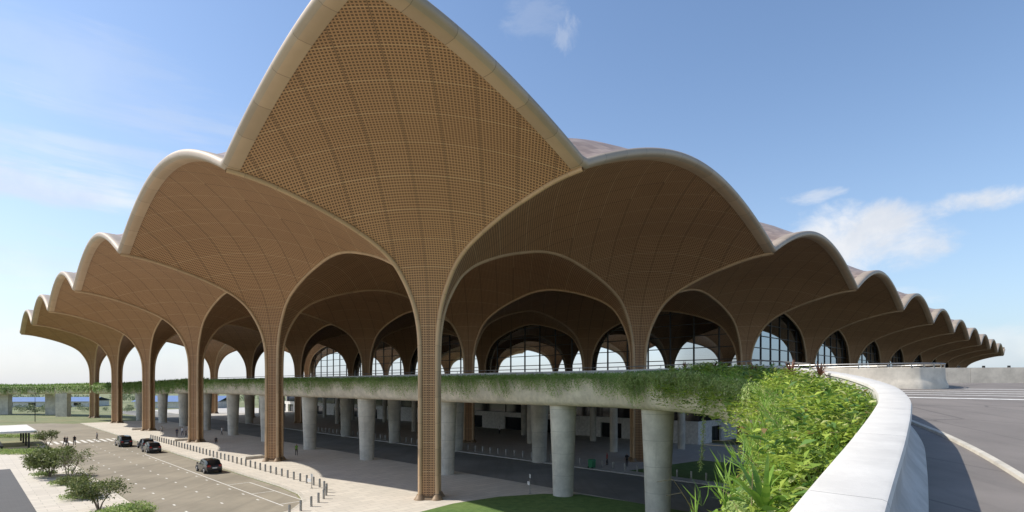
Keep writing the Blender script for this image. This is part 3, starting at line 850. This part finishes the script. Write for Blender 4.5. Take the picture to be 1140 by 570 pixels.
v = np.concatenate([strands(near, 22, .5, 1.8, .12), strands(mid, 60, .5, 2.1, .15, .6, thick=.5)])
o = leaf_object('trailing_vines', v, M['vine2']); tag(o, 'pale green trailing vines cascading over the curved concrete edge at right', 'vines', kind='stuff')
v = np.concatenate([strands(st, 48, .25, 2.1, .22, .6, wid=.2, slant=.6), strands(st2, 21, .3, 2.1, .34, .6, wid=.22, slant=.6), strands(st3, 11, .8, 2.9, .5, .75)])
o = leaf_object('hanging_greenery', v, M['vine']); tag(o, 'dark green grassy fringe hanging along the straight edge of the elevated deck', 'vines', kind='stuff')
# upright fringe on top of straight run
def tufts(pts, per_m, h, leaf):
    V = []; fr = path_frames(pts)
    for i in range(len(fr)-1):
        p, t, n = fr[i]; segl = np.linalg.norm(fr[i+1][0]-p)
        for _ in range(rng.poisson(per_m*segl)):
            q = p+(fr[i+1][0]-p)*rng.random()+n*(.1+rng.random()*1.6); k = 6
            c = np.tile([q[0], q[1], zr(q[0], q[1])+.42+rng.random()*.12], (k, 1)); 
            d = np.stack([rng.normal(size=k)*.5, rng.normal(size=k)*.5, np.ones(k)], 1)
            c = c + unit(d)*(np.linspace(0, h, k)[:, None])*.6
            V.append(leaf_arrays(c, d, rand_dirs(k), leaf*(.7+.6*rng.random(k)), leaf*.3*np.ones(k)))
    return np.concatenate(V)
v = np.concatenate([tufts(st, 30, .5, .26), tufts(st2, 14, .5, .4), tufts(st3, 7, .8, .8), tufts(mid, 26, .6, .24)])
o = leaf_object('edge_grasses', v, M['vine']); tag(o, 'short dark grasses standing along the top of the deck planter', 'planting', kind='stuff')
# strap leaved plants
def strap_plant(name, loc, n, L, Wd, mat, label, cat, group=None, spread=.9, bias=(0, 0), seedk=0, stem=0):
    r = np.random.default_rng(seedk); root = empty(name, loc, 0, label, cat, group)
    b = MB()
    for k in range(n):
        a = 2*math.pi*k/n+r.random()*.6; el = r.random(); l = L*(.7+.5*r.random())
        dx, dy = math.cos(a)*spread*(.35+.65*el)+bias[0], math.sin(a)*spread*(.35+.65*el)+bias[1]
        side = Vector((-dy, dx, 0)); side = side.normalized() if side.length > .01 else Vector((1, 0, 0))
        prevs = None; m = 8
        for q in range(m+1):
            t = q/m; p = Vector((dx*l*t, dy*l*t, stem+l*(t*(1.05-.35*el)-t*t*(.25+.55*el))))
            w = Wd*(.45+1.1*t if t < .4 else .89*(1-((t-.4)/.6)**1.8))*.6
            cur = (p-side*w, p+Vector((0, 0, -w*.35)), p+side*w)
            if prevs:
                n0 = len(b.v); b.v += [*prevs, *cur]; b.f += [(n0, n0+1, n0+4, n0+3), (n0+1, n0+2, n0+5, n0+4)]; b.m += [0, 0]
            prevs = cur
    lf = b.build('leaves', mat, root, True)
    if stem:
        s = MB(); s.tube([(0, 0, 0), (.01, 0, stem*.5), (0, 0, stem+.05)], [.03, .025, .025], 8); s.build('stem', M['bark'], root)
    return root
def gp(px, py_, d): # pixel + depth -> world (only used while measuring the photograph's plants)
    return Vector(((px-562.2)/618.4*d, d, EYE-(py_-428.3)/618.4*d))
strap_plant('strap_leaf_plant', (2.85, 6.1, EYE-1.42), 10, .85, .085, M['strap'], 'large green plant with long arching strap leaves in front of the leafy trough', 'plant', None, .75, (-.25, 0), 3)
strap_plant('strap_leaf_plant', (.72, 4.2, EYE-1.72), 8, .85, .07, M['strap'], 'arching strap leaf plant with only its leaf tips showing above the bottom edge', 'plant', None, .6, (-.05, .15), 9)
for k, (x, y, s, lb) in enumerate(((14.9, 26.3, 1.15, 'larger red-leaved spiky plant nearest the parapet at the far end of the trough'), (13.9, 27.0, 1.1, 'red-leaved spiky plant just left of the largest red one'), (14.1, 31.5, 1.0, 'small red spiky plant among the green leaves further left'), (13.6, 36, .8, 'reddish spiky plant rising above the hanging vines'), (12.8, 39.5, .8, 'leftmost small reddish spiky plant above the vines'))):
    strap_plant('cordyline_plant', (x, y, zr(x, y)+.45), 22, s*.95, .075, M['red'], lb, 'plant', 'red spiky plants in the deck planter', .75, (0, 0), 20+k, .55)
# single dangling vine
def vine(loc, L, label, sd):
    r = np.random.default_rng(sd); root = empty('dangling_vine', loc, 0, label, 'vine')
    pts = [(math.sin(t*3)*.12*L*.2-t*.25, math.cos(t*2.3)*.08, -t*L) for t in np.linspace(0, 1, 14)]
    b = MB(); b.tube(pts, .012, 5); b.build('stem', M['stem'], root)
    k = int(L*80); c = np.array([np.array(pts[min(13, int(q))]) for q in r.random(k)*14])+r.normal(size=(k, 3))*[.06, .06, .12]
    d = r.normal(size=(k, 3))+[0, 0, -.4]
    leaf_object('leaves', leaf_arrays(c, d, unit(r.normal(size=(k, 3))), .11*(.7+.6*r.random(k)), .07*np.ones(k)), M['vine2'], root)
vine((12.0, 33.5, EYE-1.3), 3.6, 'long leafy vine dangling below the deck edge to the right of the pier', 4)
b_ = gp(845, 480, 20)
# ------------------------------------------------------------------ trees and shrubs on the left
def tree(name, loc, h, r, trunk_n, label, cat='tree', group=None, leaf=.22, nleaf=1500, sd=1, mat=None, flat=.7, tk=.07, crown0=.45):
    rr = np.random.default_rng(sd); root = empty(name, loc, 0, label, cat, group)
    b = MB(); tips = []
    for k in range(trunk_n):
        a = 6.28*k/trunk_n+rr.random(); sp = r*.25*(.5+rr.random())
        p0 = Vector((math.cos(a)*.05, math.sin(a)*.05, 0)); p1 = Vector((math.cos(a)*sp*.5, math.sin(a)*sp*.5, h*crown0*.6)); p2 = Vector((math.cos(a)*sp, math.sin(a)*sp, h*crown0))
        b.tube([p0, p1, p2], [tk, tk*.75, tk*.6], 6)
        for m in range(5):
            a2 = a+rr.normal()*1.3; q = p2+Vector((math.cos(a2)*r*.45*rr.random(), math.sin(a2)*r*.45*rr.random(), h*.22*(.4+rr.random())))
            b.tube([p2, (p2+q)/2+Vector((0, 0, -.03)), q], [tk*.55, tk*.4, tk*.25], 5)
            for m2 in range(4):
                a3 = a2+rr.normal()*1.1; e = q+Vector((math.cos(a3)*r*.5*(.3+rr.random()*.8), math.sin(a3)*r*.5*(.3+rr.random()*.8), h*.22*(rr.random()-.15)))
                b.tube([q, e], [tk*.25, tk*.12], 4); tips.append(e)
    b.build('trunk', M['bark'], root, True)
    tips = np.array([list(t) for t in tips]); per = max(3, nleaf//len(tips)); V = []
    for t in tips:
        rad = r*(.17+.16*rr.random()); k = int(per*(.6+.8*rr.random()))
        d = unit(rr.normal(size=(k, 3))); c = t+d*rad*(rr.random((k, 1))**.5)*[1, 1, flat]
        V.append(leaf_arrays(c, d+rr.normal(size=(k, 3))*.6, unit(rr.normal(size=(k, 3))+[0, 0, .8]), leaf*(.7+.6*rr.random(k)), leaf*.45*np.ones(k)))
    leaf_object('crown', np.concatenate(V), mat or M['tree'], root)
    return root
def gpos(px, py_): d = EYE*618.4/(py_-428.3); return Vector(((px-562.2)/618.4*d, d, .13))
tree('small_tree', gpos(55, 532), 4.4, 2.5, 4, 'fullest dark green tree beside the sunlit road, tallest of the roadside row', sd=2, nleaf=6500, leaf=.24, flat=1.0, crown0=.22)
tree('small_tree', gpos(76, 540), 3.8, 1.9, 3, 'thin sparse tree with bare stems just right of the fullest tree', sd=5, nleaf=700, leaf=.2)
tree('small_tree', gpos(91, 552), 3.2, 1.2, 2, 'slender leggy young tree with few leaves nearest the kerb', sd=8, nleaf=260, leaf=.2)
tree('small_tree', gpos(110, 570), 3.0, 2.3, 4, 'spreading umbrella-shaped tree with pale bare branches at the bottom of the photo', sd=11, nleaf=2600, leaf=.22, flat=.6, crown0=.36)
tree('small_tree', gpos(84, 556), 2.3, 1.4, 3, 'low loose green tree left of the umbrella-shaped tree', sd=17, nleaf=1300, leaf=.22, flat=.7)
tree('small_tree', gpos(53, 500), 3.0, 1.6, 3, 'distant young tree beside the flat-roofed shelter', sd=13, nleaf=1200, leaf=.25)
def shrub(loc, r, h, label, sd, n=1500, leaf=.16, mat=None):
    rr = np.random.default_rng(sd); root = empty('shrub', loc, 0, label, 'shrub')
    b = MB(); V = []
    for k in range(9):
        a = 6.28*rr.random(); q = Vector((math.cos(a)*r*.6*rr.random()**.5, math.sin(a)*r*.6*rr.random()**.5, h*.6)); b.tube([(0, 0, 0), q], [.03, .012], 5)
        m = n//9; c = np.array(q)+unit(rr.normal(size=(m, 3)))*(rr.random((m, 1))**.5)*[r*.5, r*.5, h*.42]
        c[:, 2] = np.maximum(c[:, 2], .03)
        V.append(leaf_arrays(c, rr.normal(size=(m, 3))+[0, 0, .6], unit(rr.normal(size=(m, 3))), leaf*(.7+.6*rr.random(m)), leaf*.45*np.ones(m)))
    b.build('stem', M['bark'], root); leaf_object('foliage', np.concatenate(V), mat or M['vine2'], root); return root
p = gpos(140, 592); shrub(p, 2.3, 1.9, 'rounded leafy shrub at the bottom left beside the road edge', 3, 4200, .2)
p = gpos(112, 590); shrub(p, 1.6, 1.2, 'lower bright shrub directly under the umbrella-shaped tree', 31, 2400, .2)
for k, (px, py_, r, lb) in enumerate(((86, 557, 1.7, 'low mound of green ground cover under the leggy tree'), (70, 542, 1.6, 'low green mound in the middle of the roadside row'), (52, 531, 1.6, 'low green mound at the foot of the fullest tree'), (42, 521, 1.4, 'farthest low green mound beside the roadside trees'))):
    shrub(gpos(px, py_), r, .55, lb, 40+k, 1500, .14, M['vine2'])
# strips of planting by the shelter
p = gpos(8, 503)
v = []
for (px, py_, w) in ((8, 506, 5), (25, 504, 6), (12, 487, 6)):
    c0 = np.array(gpos(px, py_)); k = 1800
    c = c0+np.stack([(rng.random(k)-.5)*w*2, (rng.random(k)-.5)*3, rng.random(k)*.35], 1)
    v.append(leaf_arrays(c, rand_dirs(k)+[0, 0, .7], rand_dirs(k), .25*np.ones(k), .12*np.ones(k)))
o = leaf_object('ground_cover', np.concatenate(v), M['vine2']); tag(o, 'low green strips of ground cover around the flat-roofed shelter', 'planting', kind='stuff')
# ------------------------------------------------------------------ shelters
sh = empty('waiting_shelter', W(87, -25.5, .13), TH, 'flat pale-roofed shelter on dark posts beside the zebra crossing', 'shelter')
b = MB(); b.box(-3.2, 3.4, -8, 11, 2.75, 3.0, top=(.1, .1)); b.box(-3.0, 3.2, -7.8, 10.8, 2.62, 2.75); b.build('roof', M['white'], sh)
for x in (-2.2, 2.4):
    for y in (-6.5, -1, 4.5, 10):
        b = MB(); b.box(x-.13, x+.13, y-.13, y+.13, 0, 2.62); b.build('post', M['dark'], sh)
b = MB(); b.box(-1.2, -.7, -6, 9, .42, .5); 
for y in (-5.5, -1, 3.5, 8): b.box(-1.1, -.8, y-.05, y+.05, 0, .42)
b.build('bench', M['dark'], sh)
sh2 = empty('covered_walkway', W(13, -36.6, .13), TH, 'pale flat roof corner of a covered walkway at the left edge above dark paving', 'shelter')
b = MB(); b.box(-4, 4, -6, 26, 3.0, 3.25, top=(.12, .12)); b.build('roof', M['white'], sh2)
for y in (-5, 3, 11, 19, 25):
    for x in (-3.2, 3.2):
        b = MB(); b.box(x-.15, x+.15, y-.15, y+.15, 0, 3.0); b.build('post', M['steel'], sh2)
# ------------------------------------------------------------------ distance
bl = empty('warehouse', (-250, 275, 0), R(8), 'long low building with blue sheet roof far left beyond the deck', 'building')
b = MB(); b.box(-45, 45, -9, 9, 0, 2.6); b.build('wall', M['white'], bl)
b = MB(); b.quad((-46, -10, 2.6), (46, -10, 2.6), (46, 0, 4.6), (-46, 0, 4.6)); b.quad((-46, 0, 4.6), (46, 0, 4.6), (46, 10, 2.6), (-46, 10, 2.6)); b.build('roof', M['blue'], bl)
for x in range(-40, 41, 10):
    b = MB(); b.box(x-1.6, x+1.6, -9.08, -9, .6, 2.0); b.build('window', M['darkglass'], bl)
b2 = empty('warehouse', (-150, 262, 0), R(-5), 'smaller blue-roofed shed seen between the deck piers at left', 'building')
b = MB(); b.box(-20, 20, -8, 8, 0, 3.0); b.build('wall', M['white'], b2)
b = MB(); b.quad((-21, -9, 3.0), (21, -9, 3.0), (21, 0, 5.6), (-21, 0, 5.6)); b.quad((-21, 0, 5.6), (21, 0, 5.6), (21, 9, 3.0), (-21, 9, 3.0)); b.build('roof', M['blue'], b2)
def treemass(name, n, fx, fy, fh, leafs, label, mat):
    V = []
    for _ in range(n):
        x, y = fx(), fy(); h = fh(); r = h*.55; k = 120
        d = unit(rng.normal(size=(k, 3))); c = np.array([x, y, h*.6])+d*(rng.random((k, 1))**.4)*[r, r, h*.42]
        V.append(leaf_arrays(c, rand_dirs(k), rand_dirs(k), leafs*h*(.7+.6*rng.random(k)), leafs*h*.6*np.ones(k)))
    o = leaf_object(name, np.concatenate(V), mat); tag(o, label, 'trees', kind='stuff')
treemass('far_trees', 500, lambda: -900+rng.random()*1500, lambda: 620+rng.random()*250, lambda: 6+rng.random()*6, .14, 'distant belt of trees along the horizon', M['far'])
treemass('roadside_bushes', 120, lambda: -300+rng.random()*270, lambda: 285+rng.random()*60, lambda: 3+rng.random()*4.0, .13, 'bushes in the field beyond the elevated road', M['far'])
treemass('verge_bushes', 60, lambda: -225+rng.random()*80, lambda: 205+rng.random()*22, lambda: 1.6+rng.random()*1.6, .15, 'low bushes beyond the end of the road', M['far'])
# ------------------------------------------------------------------ cars
def car(loc, rz, kind, paint, label):
    root = empty('parked_car', loc, rz, label, 'car')
    # local +x is forward
    L = 4.6 if kind == 'suv' else 4.9; H = 1.68 if kind == 'suv' else 1.9; hw = .93
    # stations: x, floor z, belt z, half width, roof z (None = no cabin), roof half width
    if kind == 'suv':
        S = [(-2.28, .55, .82, .80, None), (-2.22, .36, 1.02, .86, None), (-2.05, .32, 1.08, .90, 1.36), (-1.75, .30, 1.08, .93, 1.63), (-1.0, .28, 1.05, .94, 1.70), (0.0, .27, 1.03, .94, 1.70), (.55, .27, 1.01, .94, 1.60), (1.15, .28, .99, .93, 1.08), (1.9, .32, .93, .89, None), (2.2, .36, .80, .80, None), (2.32, .5, .68, .66, None)]
    else:
        S = [(-2.42, .5, .85, .84, None), (-2.38, .36, 1.12, .90, 1.5), (-2.2, .32, 1.14, .93, 1.86), (-1.3, .30, 1.12, .95, 1.93), (0, .28, 1.10, .95, 1.93), (.7, .28, 1.08, .95, 1.82), (1.5, .28, 1.04, .94, 1.14), (2.1, .32, .92, .89, None), (2.36, .36, .78, .80, None), (2.46, .5, .66, .68, None)]
    ver = []; f = []; mi = []; ring = 12
    for x, z0, zb, w, zt in S:
        if zt is None: zt = zb+.03; wr = w*.72; g_ = zb+.015
        else: wr = w*.76
        half = [(w*.85, z0), (w, z0+.12), (w*1.01, (z0+zb)/2), (w*.97, zb), (wr+.02, zt-.07), (wr*.75, zt)]
        for a, z in half: ver.append((x, a, z))
        for a, z in reversed(half): ver.append((x, -a, z))
    for i in range(len(S)-1):
        for k in range(ring):
            a, b_, c, d = i*ring+k, i*ring+(k+1) % ring, (i+1)*ring+(k+1) % ring, (i+1)*ring+k
            f.append((a, b_, c, d))
            cab = (S[i][4] is not None) and (S[i+1][4] is not None)
            cab1 = (S[i][4] is not None) or (S[i+1][4] is not None)
            glassy = (k in (3, 7) and cab) or (k in (4, 5, 6) and cab1 and (i <= 2 and kind == 'suv' and i >= 1 or i <= 1 and kind != 'suv' or S[i+1][4] is not None and S[i+1][0] > 1 and True))
            mi.append(1 if glassy else 0)
    f.append(tuple(range(ring))); mi.append(0); f.append(tuple((len(S)-1)*ring+k for k in range(ring))[::-1]); mi.append(0)
    body = pydata('body', ver, f, [paint, M['carglass']], root, True, None, mi)
    try: body.data.set_sharp_from_angle(angle=R(32))
    except Exception: pass
    for sx in (-1.38, 1.42):
        for sy in (-1, 1):
            b = MB(); n = 18; r = .35
            b.tube([(sx, sy*.72, r), (sx, sy*.76, r), (sx, sy*.95, r), (sx, sy*.97, r)], [.3, .35, .35, .31], n)
            w = b.build('wheel', M['rubber'], root, True)
            b = MB(); b.tube([(sx, sy*.955, r), (sx, sy*.985, r)], [.23, .2], 10); b.build('rim', M['rim'], w)
            # arch liner
            b = MB(); b.tube([(sx+.42*math.cos(a), sy*.948, .35+.42*math.sin(a)) for a in np.linspace(-.1, math.pi+.1, 10)], .035, 6); b.build('wheel_arch', M['rubber'], root)
    for sy in (-1, 1):
        b = MB(); b.box(-2.30 if kind == 'suv' else -2.44, -2.12 if kind == 'suv' else -2.3, sy*.62-.16*1, sy*.62+.16, .86, 1.06); b.build('tail_light', M['lampr'], root)
        b = MB(); b.box(2.02, 2.25, sy*.62-.15, sy*.62+.15, .66, .80); b.build('headlight', M['lampw'], root)
        b = MB(); b.box(.88, 1.06, sy*1.0-.1, sy*1.0+.1, 1.02, 1.18, top=(.03, .02)); b.build('mirror', paint, root)
    b = MB(); b.box(-2.335 if kind == 'suv' else -2.46, -2.2, -.26, .26, .66, .79); b.build('number_plate', M['plate'], root)
    b = MB(); b.box(-2.36 if kind == 'suv' else -2.50, -2.1, -.8, .8, .36, .56, top=(.03, .03)); b.build('bumper', M['rubber'], root)
    return root
yaw = math.atan2(cT, -sT)
car(W(32.5, -9.5, .01), yaw, 'suv', M['carblack'], 'black estate car parked alone nearest the camera at the kerb')
car(W(60.6, -9.6, .01), yaw+.02, 'suv', M['cargrey'], 'dark grey car with sunlit roof, middle of the parked cars')
car(W(67.5, -8.9, .01), yaw-.02, 'suv', M['cargrey'], 'dark car mostly hidden behind the middle parked car')
car(W(74.2, -10.9, .01), yaw, 'van', M['carblack'], 'black boxy van stopped just before the zebra crossing')
# ------------------------------------------------------------------ people
def person(loc, rz, shirt, trouser, label, stride=.25, seat=False, vest=None, scale=1.0):
    root = empty('person', loc, rz, label, 'person'); root.scale = (scale,)*3
    me = bpy.data.meshes.new('b')
    s = stride
    J = {'pel': (0, 0, .95), 'sp': (0, 0, 1.15), 'ch': (.01, 0, 1.36), 'nk': (.02, 0, 1.50), 'hd0': (.03, 0, 1.58), 'hd': (.035, 0, 1.70)}
    if seat: J = {k: (a, b, c-.5) for k, (a, b, c) in J.items()}
    def leg(sd, f_):
        if seat: return [(0, sd*.1, .44), (.42, sd*.12, .46), (.42, sd*.12, .09), (.56, sd*.13, .05)]
        return [(0, sd*.1, .90), (f_*.45+.04, sd*.10, .50), (f_*.9-.04*(f_ < 0), sd*.10, .09), (f_*.9+.15, sd*.11, .04)]
    def arm(sd, f_):
        b_ = -.5 if seat else 0
        return [(.01, sd*.19, 1.41+b_), (f_*.3-.03, sd*.24, 1.15+b_), (f_*.6+.04, sd*.24, .92+b_), (f_*.7+.06, sd*.235, .82+b_)]
    V = []; Ed = []; Rr = []
    def chain(pts, rads, root_i=None):
        prev = root_i
        for p, r in zip(pts, rads):
            V.append(p); Rr.append(r); 
            if prev is not None: Ed.append((prev, len(V)-1))
            prev = len(V)-1
        return prev
    chain([J['pel']], [(.15, .12)])
    chain([J['sp'], J['ch'], J['nk'], J['hd0'], J['hd']], [(.14, .11), (.17, .12), (.06, .06), (.085, .075), (.10, .09)], 0)
    for sd, f_ in ((1, s), (-1, -s)):
        chain(leg(sd, f_), [(.095, .09), (.065, .065), (.045, .045), (.045, .04)], 0)
        chain(arm(sd, -f_), [(.06, .055), (.048, .045), (.034, .034), (.036, .022)], 2)
    me.from_pydata(V, Ed, []); o = bpy.data.objects.new('body', me); C.objects.link(o)
    md = o.modifiers.new('s', 'SKIN'); sv = me.skin_vertices[0].data
    for i, r in enumerate(Rr): sv[i].radius = r
    sv[0].use_root = True
    o.modifiers.new('u', 'SUBSURF').levels = 1
    dg_ = bpy.context.evaluated_depsgraph_get(); nm = bpy.data.meshes.new_from_object(o.evaluated_get(dg_)); bpy.data.objects.remove(o)
    for m_ in (M['skin'], shirt, trouser, M['hair']): nm.materials.append(m_)
    zo = -.5 if seat else 0
    for p in nm.polygons:
        c = p.center; k = 0
        if c.z > 1.72+zo or (c.z > 1.60+zo and c.x < .0): k = 3
        elif c.z > 1.50+zo: k = 0
        elif abs(c.y) > .2 and c.z < 1.22+zo: k = 0
        elif c.z > .93+zo: k = 1
        elif c.z < .06: k = 3
        else: k = 2
        p.material_index = k; p.use_smooth = True
    b_ = bpy.data.objects.new('body', nm); C.objects.link(b_); b_.parent = root
    return root
cl = lambda n, c: plain(n, c, .8)
dk = cl('dark_cloth', (.02, .02, .025)); nv = cl('navy_cloth', (.03, .04, .08)); wt = cl('white_cloth', (.6, .6, .58)); gy = cl('grey_cloth', (.2, .2, .2)); gn = cl('green_vest', (.22, .42, .08)); rdc = cl('red_cloth', (.35, .05, .05))
ppl = [((72, 497.5), dk, dk, 'person in dark clothes striding, left one of the pair by the zebra crossing', .3), ((74.6, 497.8), dk, nv, 'person in dark clothes walking close beside the leftmost walker', -.25),
 ((83, 496.5), dk, dk, 'person in black standing just right of the walking pair', .12), ((108, 491.5), gy, dk, 'person in grey walking on the middle of the zebra crossing', .2),
 ((197, 487), nv, dk, 'person in navy in the shade left of a dark-clothed companion', .1), ((207, 488.5), dk, dk, 'person in dark clothes in the shade beside the third bronze column', .2), ((203, 485.5), wt, nv, 'person in white shirt behind the shaded pair', -.2),
 ((180, 483.5), wt, gy, 'person in white shirt seated-height far back in the shade', .1), ((247, 485), wt, dk, 'person in white shirt walking under the deck near a pier', .25), ((330, 508), gn, dk, 'worker in a green vest standing beside the second bronze column', .1),
 ((556, 484), wt, dk, 'person in white shirt far inside under the deck by the white wall', .2), ((598, 494), rdc, dk, 'person in red shirt beside the thick pier under the deck', .15), ((676, 519), rdc, dk, 'person in red beside the green bin under the deck', .1), ((698, 520.5), dk, dk, 'person in black near the bronze column under the deck', .2)]
for k, ((px, py_), sm, tm, lb, stv) in enumerate(ppl): person(gpos(px, py_), k*1.3, sm, tm, lb, stv)
person(gpos(240.5, 494.5), 2.0, dk, dk, 'person sitting low on a small block in the shade by the benches', 0, True)
# bits of street furniture
bn = empty('litter_bin', gpos(659, 522), TH, 'green litter bin under the deck beside the bollards', 'bin')
b = MB(); b.box(-.35, .35, -.3, .3, .06, 1.0, top=(-.05, -.04)); b.build('body', M['green'], bn)
b = MB(); b.box(-.42, .42, -.36, .36, 1.0, 1.1, top=(.06, .06)); b.build('lid', M['green'], bn)
for y in (-.3, .3):
    b = MB(); b.tube([(-.4, y-.04, .1), (-.4, y+.04, .1)], .1, 12); b.build('wheel', M['rubber'], bn)
def signpost(loc, rz, h, label):
    r = empty('sign_post', loc, rz, label, 'sign'); b = MB(); b.tube([(0, 0, 0), (0, 0, h)], .035, 8); b.lathe([(.14, 0), (.14, .03), (.04, .06)], 12); b.build('post', M['steel'], r)
    b = MB(); b.box(-.02, .02, .04, .55, h*.42, h*.42+.35); b.build('sign_panel', M['white'], r)
    b = MB(); b.box(-.015, .015, -.16, .16, h-.35, h); b.build('sign_panel', M['white'], r); return r
signpost(gpos(590, 551), .4, 1.9, 'thin post with two small plates on the plaza edge by the lawn')
signpost(gpos(347, 545), 1.2, 1.5, 'thin post with small plates standing in the bend of the bollards')
lm = empty('street_lamp', gpos(39, 470), 0, 'tall thin dark lamp post far left beyond the shelter', 'lamp post')
b = MB(); b.tube([(0, 0, 0), (0, 0, 8.2)], [.1, .05], 8); b.build('post', M['dark'], lm)
b = MB(); b.box(-.1, 1.1, -.12, .12, 8.15, 8.27); b.build('lamp_head', M['dark'], lm)
# ------------------------------------------------------------------ light, sky, camera
sc = bpy.context.scene
to_sun = Vector((-.998, .05, 0)).normalized(); el = R(47)
sv = Vector((to_sun.x*math.cos(el), to_sun.y*math.cos(el), math.sin(el)))
sun = bpy.data.lights.new('sun', 'SUN'); sun.energy = 5.0; sun.angle = R(.53); sun.color = (1, .945, .86)
so = bpy.data.objects.new('sun', sun); C.objects.link(so); so.rotation_euler = sv.to_track_quat('Z', 'Y').to_euler()
wd = bpy.data.worlds.new('World'); sc.world = wd; wd.use_nodes = True; nt = wd.node_tree
bg = nt.nodes['Background']
sky = N(nt, 'ShaderNodeTexSky'); sky.sky_type = 'NISHITA'; sky.sun_disc = False; sky.sun_elevation = el
sky.sun_rotation = math.atan2(to_sun.x, to_sun.y); sky.altitude = 0; sky.air_density = 1.0; sky.dust_density = .7; sky.ozone_density = 2.5
tc = N(nt, 'ShaderNodeTexCoord'); dirv = tc.outputs['Generated']
def cloud(center, sx, sz, nscale, amp=1.0, st=(1, 1, 2.2), lo=.0, hi=.7, b0=.55):
    c = Vector(center).normalized(); right = Vector((c.y, -c.x, 0)).normalized(); up = right.cross(c) 
    sub = N(nt, 'ShaderNodeVectorMath', operation='SUBTRACT'); nt.links.new(dirv, sub.inputs[0]); sub.inputs[1].default_value = c
    def dot(vv):
        d = N(nt, 'ShaderNodeVectorMath', operation='DOT_PRODUCT'); nt.links.new(sub.outputs[0], d.inputs[0]); d.inputs[1].default_value = vv; return d.outputs['Value']
    a = math_(nt, 'DIVIDE', dot(right), sx); b = math_(nt, 'DIVIDE', dot(up), sz)
    r2 = math_(nt, 'ADD', math_(nt, 'MULTIPLY', a, a), math_(nt, 'MULTIPLY', b, b))
    mp = N(nt, 'ShaderNodeMapping'); mp.inputs['Scale'].default_value = st; nt.links.new(dirv, mp.inputs[0])
    n = noise(nt, nscale, 9, .6, mp.outputs[0], .3)
    v = math_(nt, 'ADD', math_(nt, 'SUBTRACT', b0, math_(nt, 'MULTIPLY', r2, .75)), math_(nt, 'MULTIPLY', math_(nt, 'SUBTRACT', n, .5), 2.6))
    return math_(nt, 'MULTIPLY', ramp(nt, v, lo, hi), amp)
D = lambda px, py_: ((px-562.2)/618.4, 1.0, (428.3-py_)/618.4)
cl_ = [cloud(D(972, 268), .125, .055, 9, .92, (1, 1, 1.25), 0, .8, .85), cloud(D(930, 240), .06, .03, 13, .85, (1, 1, 1.2), 0, .9, .65), cloud(D(1092, 222), .05, .02, 14, .85, (1, 1, 1.3), 0, .9, .7), cloud(D(1030, 240), .05, .016, 10, .6), cloud(D(900, 220), .06, .018, 12, .5),
       cloud(D(630, 36), .03, .035, 22, .3, (1.6, 1, 1)), cloud(D(600, 20), .06, .04, 14, .14), cloud(D(60, 203), .28, .04, 3, .6, (1, 1, 6)), cloud(D(40, 160), .3, .03, 4, .3, (1, 1, 7)), cloud(D(120, 120), .3, .03, 5, .25, (1, 1, 7)), cloud(D(30, 290), .25, .05, 3, .35, (1, 1, 7)),
       cloud(D(1120, 390), .16, .05, 6, .45), cloud(D(1020, 330), .08, .02, 9, .3), cloud(D(100, 395), .5, .06, 4, .45, (1, 1, 5)), cloud(D(100, 90), .3, .08, 3, .16, (1, 1, 6)), cloud((-1, .15, .45), .6, .25, 3, .5), cloud((.2, -1, .4), .7, .2, 3, .6)]
mk = cl_[0]
for c in cl_[1:]: mk = math_(nt, 'MAXIMUM', mk, c)
hs = N(nt, 'ShaderNodeHueSaturation'); hs.inputs['Saturation'].default_value = 1.02; hs.inputs['Value'].default_value = 1.3; nt.links.new(sky.outputs[0], hs.inputs['Color'])
shade = noise(nt, 9, 6, .6, dirv)
ccol = mixc(nt, ramp(nt, shade, .35, .7), (5.0, 5.25, 5.7), (6.5, 6.5, 6.55))
sz_ = N(nt, 'ShaderNodeSeparateXYZ'); nt.links.new(dirv, sz_.inputs[0])
hz = math_(nt, 'POWER', math_(nt, 'SUBTRACT', 1.0, math_(nt, 'MAXIMUM', sz_.outputs[2], 0.0), clamp=True), 5.0)
west = ramp(nt, sz_.outputs[0], .7, -.7)
hcol = mixc(nt, west, (3.2, 4.05, 5.0), (5.05, 5.3, 5.75))
base = mixc(nt, math_(nt, 'MULTIPLY', hz, .85), hs.outputs[0], hcol)
out = mixc(nt, mk, base, ccol)
nt.links.new(out, bg.inputs[0]); bg.inputs[1].default_value = .15
cam = bpy.data.cameras.new('camera'); co = bpy.data.objects.new('camera', cam); C.objects.link(co); sc.camera = co
co.location = (0, 0, EYE); co.rotation_euler = (R(90), 0, 0)
cam.sensor_width = 36; cam.lens = 618.4/1140*36; cam.shift_x = (570-562.2)/1140; cam.shift_y = (428.3-285)/1140
cam.clip_start = .1; cam.clip_end = 20000
sc.view_settings.view_transform = 'Standard'; sc.view_settings.look = 'None'; sc.view_settings.exposure = 0
sc.cycles.max_bounces = 7; sc.cycles.diffuse_bounces = 4
